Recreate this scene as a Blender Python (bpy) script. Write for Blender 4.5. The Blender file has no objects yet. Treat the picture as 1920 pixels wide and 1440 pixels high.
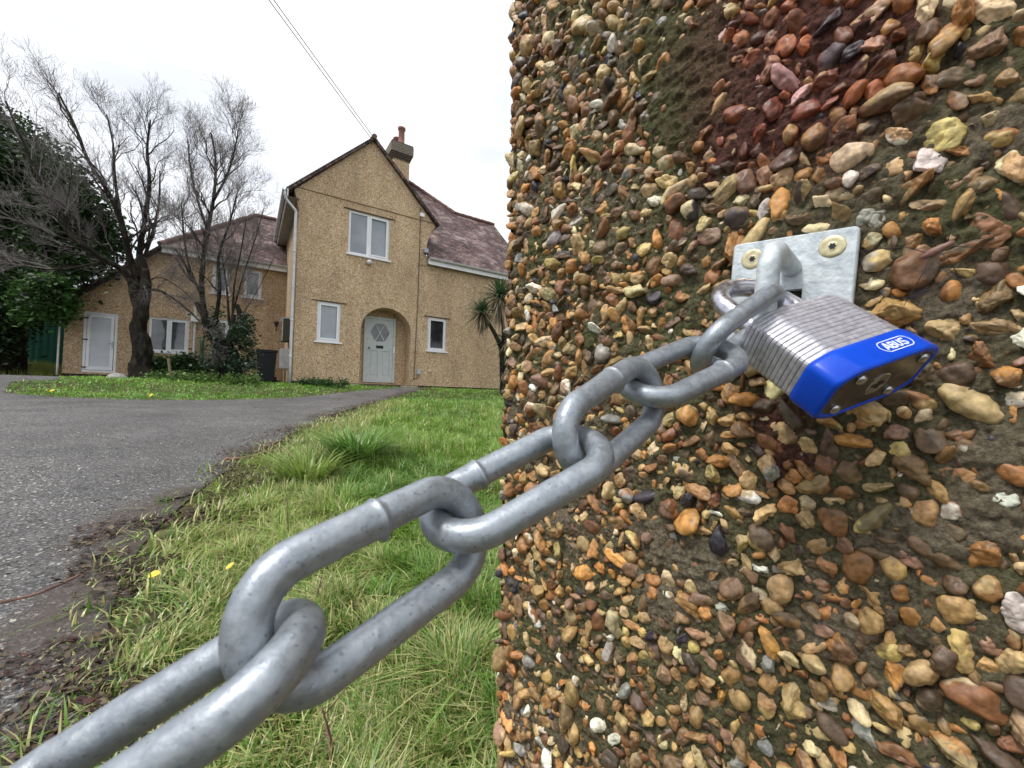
import bpy, math, random
import numpy as np
from mathutils import Vector, Matrix
from mathutils.geometry import tessellate_polygon

R = math.radians
scene = bpy.context.scene
COL = scene.collection
rng = np.random.default_rng(7)
random.seed(7)

# ------------------------------------------------------------------ camera
CAM_H = 0.65
FPX = 760.0                       # focal length in pixels of the 1920 px wide photo
pitch, roll = R(1.8), R(1.2)
Fw = np.array([0, math.cos(pitch), math.sin(pitch)])
U0 = np.array([0, -math.sin(pitch), math.cos(pitch)])
R0 = np.array([1.0, 0, 0])
Rt = math.cos(roll) * R0 + math.sin(roll) * U0
Up = -math.sin(roll) * R0 + math.cos(roll) * U0
CP = np.array([0, 0, CAM_H])
cam_d = bpy.data.cameras.new('camera')
cam = bpy.data.objects.new('camera', cam_d)
COL.objects.link(cam)
scene.camera = cam
MC = np.eye(4)
MC[:3, 0], MC[:3, 1], MC[:3, 2], MC[:3, 3] = Rt, Up, -Fw, CP
cam.matrix_world = Matrix(MC.tolist())
cam_d.sensor_width = 36
cam_d.lens = 36 * FPX / 1920
cam_d.clip_start = 0.005
cam_d.clip_end = 2000
cam_d.dof.use_dof = True
cam_d.dof.focus_distance = 0.28
cam_d.dof.aperture_fstop = 45.0

# ------------------------------------------------------------------ world, sun, exposure
SUN_EL, SUN_AZ = 60, 232
w = bpy.data.worlds.new('World')
scene.world = w
w.use_nodes = True
nt = w.node_tree
nt.nodes.clear()
def wn(t, **k):
    n = nt.nodes.new(t)
    for a, b in k.items():
        setattr(n, a, b)
    return n
sky = wn('ShaderNodeTexSky', sky_type='NISHITA', sun_disc=False, sun_elevation=R(SUN_EL), sun_rotation=R(SUN_AZ))
bg1 = wn('ShaderNodeBackground'); bg1.inputs[1].default_value = 0.12
nt.links.new(sky.outputs[0], bg1.inputs[0])
tc = wn('ShaderNodeTexCoord')
mp = wn('ShaderNodeMapping'); mp.inputs['Scale'].default_value = (1, 1, 2.2)
nt.links.new(tc.outputs['Generated'], mp.inputs[0])
nz = wn('ShaderNodeTexNoise'); nz.inputs['Scale'].default_value = 1.6; nz.inputs['Detail'].default_value = 5; nz.inputs['Roughness'].default_value = 0.5
nt.links.new(mp.outputs[0], nz.inputs['Vector'])
cr = wn('ShaderNodeValToRGB')
cr.color_ramp.elements[0].position = 0.36; cr.color_ramp.elements[0].color = (0.58, 0.62, 0.70, 1)
cr.color_ramp.elements[1].position = 0.6; cr.color_ramp.elements[1].color = (1.0, 1.01, 1.03, 1)
nt.links.new(nz.outputs[0], cr.inputs[0])
bg2 = wn('ShaderNodeBackground'); bg2.inputs[1].default_value = 0.98
sp_ = wn('ShaderNodeSeparateXYZ'); nt.links.new(tc.outputs['Generated'], sp_.inputs[0])
zr = wn('ShaderNodeMapRange'); zr.inputs[1].default_value = 0.55; zr.inputs[2].default_value = 1.0; zr.inputs[3].default_value = 1.0; zr.inputs[4].default_value = 1.7
nt.links.new(sp_.outputs[2], zr.inputs[0])
vm_ = wn('ShaderNodeVectorMath', operation='SCALE'); nt.links.new(cr.outputs[0], vm_.inputs[0]); nt.links.new(zr.outputs[0], vm_.inputs['Scale'])
nt.links.new(vm_.outputs[0], bg2.inputs[0])
mx = wn('ShaderNodeMixShader'); mx.inputs[0].default_value = 0.9
nt.links.new(bg1.outputs[0], mx.inputs[1]); nt.links.new(bg2.outputs[0], mx.inputs[2])
wo = wn('ShaderNodeOutputWorld'); nt.links.new(mx.outputs[0], wo.inputs[0])

sd = bpy.data.lights.new('sun', 'SUN'); sd.energy = 2.0; sd.angle = R(14); sd.color = (1, 0.97, 0.92)
so = bpy.data.objects.new('sun', sd); COL.objects.link(so)
so.rotation_euler = Vector((math.sin(R(SUN_AZ)) * math.cos(R(SUN_EL)), math.cos(R(SUN_AZ)) * math.cos(R(SUN_EL)), math.sin(R(SUN_EL)))).to_track_quat('Z', 'Y').to_euler()
so.location = (-3, -4, 9)
scene.view_settings.view_transform = 'Standard'
scene.view_settings.look = 'None'
scene.view_settings.exposure = 0.46
scene.view_settings.gamma = 1
scene.cycles.max_bounces = 6
scene.cycles.diffuse_bounces = 3

# ------------------------------------------------------------------ projections used to read positions off the photograph
def ray(u, v):
    return Fw + (u - 960) / FPX * Rt - (v - 720) / FPX * Up
def C2W(P):
    P = np.atleast_2d(np.asarray(P, float))
    return P[:, :1] * Rt + P[:, 1:2] * Up - P[:, 2:3] * Fw + CP
RC = np.stack([Rt, Up, -Fw], 1)      # camera axes to world axes
th = R(56.8)
EF = np.array([math.sin(th), math.cos(th), 0])     # along the house front
NB = np.array([-math.cos(th), math.sin(th), 0])    # away, behind the house front
ZZ = np.array([0, 0, 1.0])
Q0 = 12.59
def HP(s, b, h):
    s, b, h = np.broadcast_arrays(np.asarray(s, float), np.asarray(b, float), np.asarray(h, float))
    return s[..., None] * EF + (Q0 + b[..., None]) * NB + h[..., None] * ZZ
def hpx(u, v, b=0.0):
    d = ray(u, v); t = (Q0 + b - CP @ NB) / (d @ NB); P = CP + t * d
    return P @ EF, P[2]
def sstep(x, a, b):
    t = np.clip((x - a) / (b - a), 0, 1); return t * t * (3 - 2 * t)
def ground(x, y):
    q = np.asarray(y) * NB[1] + np.asarray(x) * NB[0]
    return 0.056 * np.clip(q, 0, 10.8) + 0.265 * sstep(q, 9.3, 12.6) + 0.05 * sstep(q, 12.8, 16.5)
def gpx(u, v):
    d = ray(u, v)
    t = 0.4
    for _ in range(6000):
        P = CP + t * d
        if P[2] <= float(ground(P[0], P[1])): break
        t *= 1.002
    return P[:2]
def dpx(u, v, depth):
    return CP + depth * ray(u, v)

# ------------------------------------------------------------------ value noise (numpy)
def _hash(ix, iy, iz, seed):
    n = (ix * 374761393 + iy * 668265263 + iz * 2147483647 + seed * 1274126177) & 0xffffffff
    n = ((n ^ (n >> 13)) * 1274126177) & 0xffffffff
    n = ((n ^ (n >> 16)) * 2246822519) & 0xffffffff
    return ((n ^ (n >> 15)) & 0xffff) / 65535.0
def vnoise(p, seed=0):
    p = np.asarray(p, float); i = np.floor(p).astype(np.int64); f = p - i; f = f * f * (3 - 2 * f)
    r = 0
    for dx in (0, 1):
        wx = f[..., 0] if dx else 1 - f[..., 0]
        for dy in (0, 1):
            wy = f[..., 1] if dy else 1 - f[..., 1]
            for dz in (0, 1):
                wz = f[..., 2] if dz else 1 - f[..., 2]
                r = r + wx * wy * wz * _hash(i[..., 0] + dx, i[..., 1] + dy, i[..., 2] + dz, seed)
    return r
def fbm(p, o=4, seed=0, g=0.5):
    p = np.asarray(p, float); r = 0; a = 1; t = 0
    for k in range(o):
        r = r + a * vnoise(p * 2 ** k + 17.3 * k, seed + k); t += a; a *= g
    return r / t
def n2(x, y, s, o=3, seed=0):
    return fbm(np.stack([x * s, y * s, np.zeros_like(x)], -1), o, seed)

# ------------------------------------------------------------------ mesh and object helpers
def tag(o, label=None, cat=None, group=None, kind=None):
    if label: o['label'] = label
    if cat: o['category'] = cat
    if group: o['group'] = group
    if kind: o['kind'] = kind
    return o
def empty(name, loc, label=None, cat=None, group=None):
    o = bpy.data.objects.new(name, None); COL.objects.link(o); o.location = [float(c) for c in loc]
    o.empty_display_size = 0.01
    return tag(o, label, cat, group)
def wloc(o):
    l = Vector(o.location)
    while o.parent:
        o = o.parent; l += Vector(o.location)
    return np.array(l)
def mesh(name, V, F, mat=None, parent=None, smooth=False, col=None, uv=None):
    """F: int array (n,k) or list of lists of faces. V in world coordinates."""
    V = np.asarray(V, float)
    loc = np.zeros(3)
    if parent is not None: loc = wloc(parent)
    me = bpy.data.meshes.new(name)
    if isinstance(F, np.ndarray):
        n, k = F.shape
        me.vertices.add(len(V)); me.vertices.foreach_set('co', (V - loc).astype(np.float32).ravel())
        me.loops.add(n * k); me.loops.foreach_set('vertex_index', F.astype(np.int32).ravel())
        me.polygons.add(n); me.polygons.foreach_set('loop_start', (np.arange(n) * k).astype(np.int32))
        me.polygons.foreach_set('loop_total', np.full(n, k, np.int32))
        me.update(calc_edges=True)
    else:
        me.from_pydata((V - loc).tolist(), [], [list(map(int, f)) for f in F])
        me.update()
    if smooth: me.polygons.foreach_set('use_smooth', np.ones(len(me.polygons), bool))
    if col is not None:
        a = me.color_attributes.new('Col', 'FLOAT_COLOR', 'POINT')
        c = np.ones((len(V), 4), np.float32); c[:, :3] = col; a.data.foreach_set('color', c.ravel())
    if uv is not None:
        l = me.uv_layers.new(name='UVMap')
        li = np.zeros(len(me.loops), np.int32); me.loops.foreach_get('vertex_index', li)
        l.data.foreach_set('uv', np.asarray(uv, np.float32)[li].ravel())
    if mat: me.materials.append(mat)
    o = bpy.data.objects.new(name, me); COL.objects.link(o)
    if parent is not None: o.parent = parent
    return o
class MB:
    """collects shapes; frame maps local (x,y,z) arrays to world"""
    def __init__(self, fr=None): self.V = []; self.F = []; self.n = 0; self.fr = fr
    def add(self, V, F):
        V = np.asarray(V, float)
        if self.fr is not None: V = self.fr(V)
        for f in F: self.F.append([i + self.n for i in f])
        self.V.append(V); self.n += len(V); return self
    def box(self, x0, x1, y0, y1, z0, z1):
        V = [(x, y, z) for x in (x0, x1) for y in (y0, y1) for z in (z0, z1)]
        return self.add(V, [(0, 1, 3, 2), (4, 6, 7, 5), (0, 4, 5, 1), (2, 3, 7, 6), (0, 2, 6, 4), (1, 5, 7, 3)])
    def tube(self, P, r, n=8, caps=True):
        P = np.asarray(P, float); m = len(P); r = np.broadcast_to(np.asarray(r, float), (m,))
        V = tube_v(P, r, n); F = []
        for i in range(m - 1):
            for j in range(n):
                F.append((i * n + j, i * n + (j + 1) % n, (i + 1) * n + (j + 1) % n, (i + 1) * n + j))
        if caps: F.append(list(range(n))[::-1]); F.append([(m - 1) * n + j for j in range(n)])
        return self.add(V, F)
    def lathe(self, c, prof, n=20, axis=(0, 0, 1)):
        c = np.asarray(c, float); a = np.asarray(axis, float); a /= np.linalg.norm(a)
        t = np.array([1, 0, 0]) if abs(a[0]) < 0.8 else np.array([0, 1, 0])
        u = np.cross(a, t); u /= np.linalg.norm(u); v = np.cross(a, u)
        V = []; m = len(prof)
        for r, z in prof:
            for j in range(n):
                q = 2 * math.pi * j / n
                V.append(c + a * z + (u * math.cos(q) + v * math.sin(q)) * r)
        F = [(i * n + j, i * n + (j + 1) % n, (i + 1) * n + (j + 1) % n, (i + 1) * n + j) for i in range(m - 1) for j in range(n)]
        F += [list(range(n))[::-1], [(m - 1) * n + j for j in range(n)]]
        return self.add(V, F)
    def build(self, name, mat, parent=None, smooth=False):
        o = mesh(name, np.vstack(self.V), self.F, mat, parent, smooth)
        return o
def tube_v(P, r, n):
    T = np.gradient(P, axis=0) if len(P) > 1 else np.array([[0, 0, 1.0]])
    T /= np.linalg.norm(T, axis=1)[:, None] + 1e-12
    a = np.array([0, 0, 1.0]) if abs(T[0][2]) < 0.9 else np.array([1.0, 0, 0])
    u = np.cross(T[0], a); u /= np.linalg.norm(u); V = []
    ang = np.linspace(0, 2 * np.pi, n, endpoint=False)
    for i in range(len(P)):
        u = u - T[i] * (u @ T[i]); u /= np.linalg.norm(u) + 1e-12; v = np.cross(T[i], u)
        V.append(P[i] + r[i] * (np.cos(ang)[:, None] * u + np.sin(ang)[:, None] * v))
    return np.vstack(V)
def bez(P, n):
    """smooth polyline through points (Catmull-Rom)"""
    P = np.asarray(P, float); Q = np.vstack([2 * P[0] - P[1], P, 2 * P[-1] - P[-2]]); out = []
    for i in range(1, len(Q) - 2):
        for t in np.linspace(0, 1, n, endpoint=False):
            out.append(0.5 * ((2 * Q[i]) + (-Q[i - 1] + Q[i + 1]) * t + (2 * Q[i - 1] - 5 * Q[i] + 4 * Q[i + 1] - Q[i + 2]) * t * t + (-Q[i - 1] + 3 * Q[i] - 3 * Q[i + 1] + Q[i + 2]) * t ** 3))
    out.append(P[-1]); return np.array(out)

# ------------------------------------------------------------------ materials
def mat(name, c1=(0.5, 0.5, 0.5), c2=None, c3=None, scale=20, detail=6, rough=0.6, rough2=None, metal=0, bump=0, bscale=60, bdist=0.002,
        attr=False, vary=0.0, spec=0.5, trans=0, coat=0, stretch=(1, 1, 1), speck=None, subsurf=0, ramp=(0.35, 0.65), bdetail=6, brough=0.6):
    m = bpy.data.materials.new(name); m.use_nodes = True
    t = m.node_tree; N = t.nodes; L = t.links; p = N['Principled BSDF']
    tcn = N.new('ShaderNodeTexCoord'); mpn = N.new('ShaderNodeMapping'); mpn.inputs['Scale'].default_value = stretch
    L.new(tcn.outputs['Object'], mpn.inputs[0])
    ns = N.new('ShaderNodeTexNoise'); ns.inputs['Scale'].default_value = scale; ns.inputs['Detail'].default_value = detail; ns.inputs['Roughness'].default_value = 0.6
    L.new(mpn.outputs[0], ns.inputs['Vector'])
    colout = None
    if attr:
        a = N.new('ShaderNodeAttribute'); a.attribute_name = 'Col'; colout = a.outputs['Color']
        if vary:
            mr = N.new('ShaderNodeMapRange'); mr.inputs[1].default_value = 0.3; mr.inputs[2].default_value = 0.7; mr.inputs[3].default_value = 1 - vary; mr.inputs[4].default_value = 1 + vary
            L.new(ns.outputs[0], mr.inputs[0])
            mm = N.new('ShaderNodeVectorMath'); mm.operation = 'SCALE'; L.new(colout, mm.inputs[0]); L.new(mr.outputs[0], mm.inputs['Scale']); colout = mm.outputs[0]
    elif c2 is not None:
        r = N.new('ShaderNodeValToRGB'); e = r.color_ramp.elements
        e[0].position = ramp[0]; e[0].color = (*c1, 1); e[1].position = ramp[1]; e[1].color = (*(c3 or c2), 1)
        if c3: q = e.new(0.5 * (ramp[0] + ramp[1])); q.color = (*c2, 1)
        L.new(ns.outputs[0], r.inputs[0]); colout = r.outputs[0]
    if speck:
        # speck = list of (scale, threshold, colour)
        for sc_, thr, cc in speck:
            vo = N.new('ShaderNodeTexVoronoi'); vo.inputs['Scale'].default_value = sc_
            L.new(mpn.outputs[0], vo.inputs['Vector'])
            sep = N.new('ShaderNodeSeparateColor'); L.new(vo.outputs['Color'], sep.inputs[0])
            gt = N.new('ShaderNodeMath'); gt.operation = 'GREATER_THAN'; gt.inputs[1].default_value = thr; L.new(sep.outputs[0], gt.inputs[0])
            mxn = N.new('ShaderNodeMix'); mxn.data_type = 'RGBA'; L.new(gt.outputs[0], mxn.inputs[0])
            if colout is None: mxn.inputs[6].default_value = (*c1, 1)
            else: L.new(colout, mxn.inputs[6])
            mxn.inputs[7].default_value = (*cc, 1); colout = mxn.outputs[2]
    if colout is not None: L.new(colout, p.inputs['Base Color'])
    else: p.inputs['Base Color'].default_value = (*c1, 1)
    p.inputs['Roughness'].default_value = rough; p.inputs['Metallic'].default_value = metal; p.inputs['Specular IOR Level'].default_value = spec
    if coat: p.inputs['Coat Weight'].default_value = coat; p.inputs['Coat Roughness'].default_value = 0.15
    if rough2 is not None:
        mr = N.new('ShaderNodeMapRange'); mr.inputs[1].default_value = 0.35; mr.inputs[2].default_value = 0.65; mr.inputs[3].default_value = rough; mr.inputs[4].default_value = rough2
        L.new(ns.outputs[0], mr.inputs[0]); L.new(mr.outputs[0], p.inputs['Roughness'])
    if subsurf:
        p.inputs['Subsurface Weight'].default_value = subsurf; p.inputs['Subsurface Radius'].default_value = (0.002, 0.001, 0.0006)
    if bump:
        nb = N.new('ShaderNodeTexNoise'); nb.inputs['Scale'].default_value = bscale; nb.inputs['Detail'].default_value = bdetail; nb.inputs['Roughness'].default_value = brough
        L.new(mpn.outputs[0], nb.inputs['Vector'])
        b = N.new('ShaderNodeBump'); b.inputs['Strength'].default_value = bump; b.inputs['Distance'].default_value = bdist
        L.new(nb.outputs[0], b.inputs['Height']); L.new(b.outputs[0], p.inputs['Normal'])
    if trans:
        tr = N.new('ShaderNodeBsdfTranslucent')
        if colout is not None: L.new(colout, tr.inputs[0])
        else: tr.inputs[0].default_value = (*c1, 1)
        ms = N.new('ShaderNodeMixShader'); ms.inputs[0].default_value = trans
        L.new(p.outputs[0], ms.inputs[1]); L.new(tr.outputs[0], ms.inputs[2]); L.new(ms.outputs[0], N['Material Output'].inputs[0])
    return m
M = {}
M['pebble'] = mat('pebble_stone', attr=True, scale=300, vary=0.42, rough=0.36, rough2=0.68, bump=0.5, bscale=520, bdist=0.0006, spec=0.5)
M['mortar'] = mat('rough_mortar', attr=True, scale=600, vary=0.6, rough=0.95, bump=1.0, bscale=1100, bdist=0.0022, spec=0.2, bdetail=8, brough=0.7)
M['galv'] = mat('galvanised_steel', (0.255, 0.285, 0.315), (0.30, 0.33, 0.36), (0.35, 0.38, 0.41), scale=520, detail=10, rough=0.36, rough2=0.48, metal=0.6, bump=0.32, bscale=700, bdist=0.00035, speck=[(1900, .965, (.33, .36, .395)), (2300, .975, (.215, .24, .27))])
M['galvp'] = mat('dull_zinc_plate', (0.42, 0.47, 0.49), (0.55, 0.60, 0.62), (0.68, 0.72, 0.73), scale=190, rough=0.5, rough2=0.68, metal=0.35, bump=0.5, bscale=420, bdist=0.0007)
M['lam'] = mat('laminated_steel', (0.42, 0.42, 0.46), (0.60, 0.59, 0.64), scale=500, rough=0.36, rough2=0.5, metal=0.55, bump=0.12, bscale=900, bdist=0.0003)
M['shackle'] = mat('scratched_chrome', (0.40, 0.39, 0.44), (0.66, 0.65, 0.70), scale=300, rough=0.2, rough2=0.4, metal=0.95, bump=0.25, bscale=330, bdist=0.0006)
M['baseplate'] = mat('worn_base_plate', (0.07, 0.066, 0.062), (0.17, 0.16, 0.15), scale=240, rough=0.28, rough2=0.5, metal=0.85, bump=0.2, bscale=600, bdist=0.0004)
M['rivet'] = mat('steel_rivet', (0.45, 0.44, 0.43), rough=0.25, metal=0.9)
M['blue'] = mat('blue_plastic', (0.001, 0.055, 0.52), (0.002, 0.070, 0.60), scale=90, rough=0.26, rough2=0.38, spec=0.32, bump=0.05, bscale=120, bdist=0.0005)
M['print'] = mat('white_print', (0.75, 0.8, 0.9), rough=0.45)
M['black'] = mat('black_slot', (0.01, 0.01, 0.012), rough=0.6)
M['brass'] = mat('zinc_yellow_screw', (0.55, 0.47, 0.26), (0.72, 0.64, 0.42), scale=500, rough=0.25, rough2=0.4, metal=0.9, bump=0.1, bscale=900, bdist=0.0003)

# ================================================================== PEBBLE-DASHED PILLAR
WC = 0.275                                           # X+z of the pillar face in camera space
def facept(u, v, t=0.0):
    """point t metres proud of the pillar face at pixel u,v"""
    d = np.array([(u - 960) / FPX, -(v - 720) / FPX, -1.0])
    z = (WC - t * math.sqrt(2)) / (d[0] + 1)
    return C2W(d * z)[0]
A0 = facept(950, 720)
dF = C2W([[1, 0, 1]])[0] - CP; dF[2] = 0; dF /= np.linalg.norm(dF)    # along the face, towards the camera side
nF = np.array([dF[1], -dF[0], 0])                                        # out of the face
if nF @ (CP - A0) < 0: nF = -nF
PW, PD, PH = 0.40, 0.40, 1.32
def PL(a, n_, z):
    a, n_, z = np.broadcast_arrays(np.asarray(a, float), np.asarray(n_, float), np.asarray(z, float))
    return A0[:2].tolist() and (np.array([A0[0], A0[1], 0]) + a[..., None] * dF + n_[..., None] * nF + z[..., None] * ZZ)
def face_uv(u, v):
    P = facept(u, v); return (P - A0) @ dF, P[2]
pillar = empty('pillar', PL(PW / 2, -PD / 2, 0), 'square gate pillar covered in brown, orange and cream pebbles set in mossy mortar', 'gate pillar')
# bare or tinted mortar patches read off the photo: (u, v, radius in m, strength, colour mode)
patches = [(1290, 110, .020, 1.0, 1), (1270, 200, .016, 1.0, 1), (1240, 60, .012, .8, 1), (1080, 60, .012, .3, 1), (1420, 60, .026, .3, 2), (1510, 150, .024, .2, 2), (1380, 20, .024, .35, 2), (1380, 190, .018, .3, 2), (1480, 20, .024, .2, 2),
           (1530, 50, .016, .4, 2), (1300, 1060, .012, .9, 3), (1240, 1010, .010, .7, 3), (1650, 1000, .008, .7, 3), (1740, 1010, .008, .8, 3), (1880, 960, .009, .9, 3), (1860, 840, .008, .7, 3),
           (1250, 1120, .010, .6, 3), (980, 1330, .010, .5, 3), (1060, 980, .007, .6, 3), (1780, 560, .008, .7, 3), (1740, 590, .006, .7, 3), (1880, 240, .008, .6, 3), (1460, 780, .007, .6, 2), (1480, 860, .006, .5, 2),
           (1000, 460, .008, .5, 1), (1230, 560, .008, .5, 1), (1260, 640, .007, .5, 1), (1000, 1180, .010, .5, 1), (1100, 640, .006, .4, 1), (1560, 1180, .008, .5, 3), (1250, 310, .008, .6, 1), (1340, 290, .008, .4, 2)]
pat = [(*face_uv(u, v), r, s_, m_) for u, v, r, s_, m_ in patches]
cM = {0: np.array([.120, .098, .062]), 1: np.array([.110, .112, .050]), 2: np.array([.120, .052, .040]), 3: np.array([.205, .170, .115])}
def patch_at(a, z):
    bare = np.zeros_like(a); col = np.zeros(a.shape + (3,)); wsum = np.zeros_like(a)
    for pa, pz, r, s_, m_ in pat:
        d = np.sqrt((a - pa) ** 2 + (z - pz) ** 2) / r
        d = d + (vnoise(np.stack([a * 220, z * 220, a * 0], -1), 5) - .5) * .7
        k = np.clip(1.35 - d, 0, 1)
        bare = np.maximum(bare, np.clip(k * 1.4, 0, 1) * s_)
        kw = np.clip(1.9 - d, 0, 1)
        col += kw[..., None] * cM[m_]; wsum += kw
    n_ = n2(a, z, 28, 3, 3)
    basec = cM[0] * (1 - n_[..., None]) * 1.0 + cM[1] * n_[..., None] * 1.2
    n3 = sstep(n2(a, z, 16, 3, 9), .5, .7)[..., None]
    basec = basec * (1 - .5 * n3) + cM[3] * .5 * n3
    red = sstep(z, .80, .98)[..., None] * sstep(a, .06, .12)[..., None] * .6
    basec = basec * (1 - red) + cM[2] * red
    k = np.clip(wsum, 0, 1)[..., None]
    return bare, basec * (1 - k) + k * col / np.maximum(wsum, 1e-6)[..., None]
def mortar_face(name, a0, a1, z0, z1, step, fr, hi=True):
    na, nz_ = int((a1 - a0) / step) + 1, int((z1 - z0) / step) + 1
    a, z = np.meshgrid(np.linspace(a0, a1, na), np.linspace(z0, z1, nz_), indexing='ij')
    bare, col = patch_at(a, z)
    f1 = fbm(np.stack([a * 210, z * 210, a * 0], -1), 5, 11, .68)
    rid = 1 - np.abs(2 * vnoise(np.stack([a * 260, z * 260, a * 0 + 3], -1), 12) - 1)
    h = (f1 - .5) * .0056 + rid ** 2 * .0010 + (vnoise(np.stack([a * 55, z * 55, a * 0], -1), 4) - .5) * .0024 + .0004
    h = h + bare * .0022
    rr = sstep(a, a0, a0 + .004) * sstep(-a, -a1, -a1 + .004) if hi is not None else 1
    P = fr(a, h * (1 if hi is None else .35 + .65 * rr) - .002 * (1 - rr), z)
    idx = np.arange(na * nz_).reshape(na, nz_)
    F = np.stack([idx[:-1, :-1], idx[1:, :-1], idx[1:, 1:], idx[:-1, 1:]], -1).reshape(-1, 4)
    return P.reshape(-1, 3), F, col.reshape(-1, 3)
VZ0, VZ1, VA1 = CAM_H - .30, CAM_H + .31, .285
blocks = [mortar_face('f', 0, VA1, VZ0, VZ1, .00075, lambda a, n_, z: PL(a, n_, z)),
          mortar_face('f', VA1, PW, VZ0, VZ1, .004, lambda a, n_, z: PL(a, n_, z), None),
          mortar_face('f', 0, PW, -.1, VZ0, .004, lambda a, n_, z: PL(a, n_, z), None),
          mortar_face('f', 0, PW, VZ1, PH, .004, lambda a, n_, z: PL(a, n_, z), None),
          mortar_face('l', 0, PD, -.1, PH, .004, lambda a, n_, z: PL(-n_, -a, z), None),
          mortar_face('r', 0, PD, -.1, PH, .006, lambda a, n_, z: PL(PW + n_, -a, z), None),
          mortar_face('b', 0, PW, -.1, PH, .006, lambda a, n_, z: PL(a, -PD - n_, z), None)]
V, F, Cc, k = [], [], [], 0
for v_, f_, c_ in blocks:
    V.append(v_); F.append(f_ + k); Cc.append(c_); k += len(v_)
mesh('mortar', np.vstack(V), np.vstack(F), M['mortar'], pillar, True, np.vstack(Cc))
cap = MB(lambda v: PL(v[:, 0], v[:, 1], v[:, 2]))
cap.box(-.03, PW + .03, -PD - .03, .03, PH, PH + .06)
cap.box(.0, PW, -PD, .0, PH + .06, PH + .075)
M['conc'] = mat('weathered_concrete', (.22, .21, .19), (.36, .35, .32), scale=30, rough=.9, bump=.5, bscale=200, bdist=.002)
cap.build('cap_stone', M['conc'], pillar)

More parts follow.
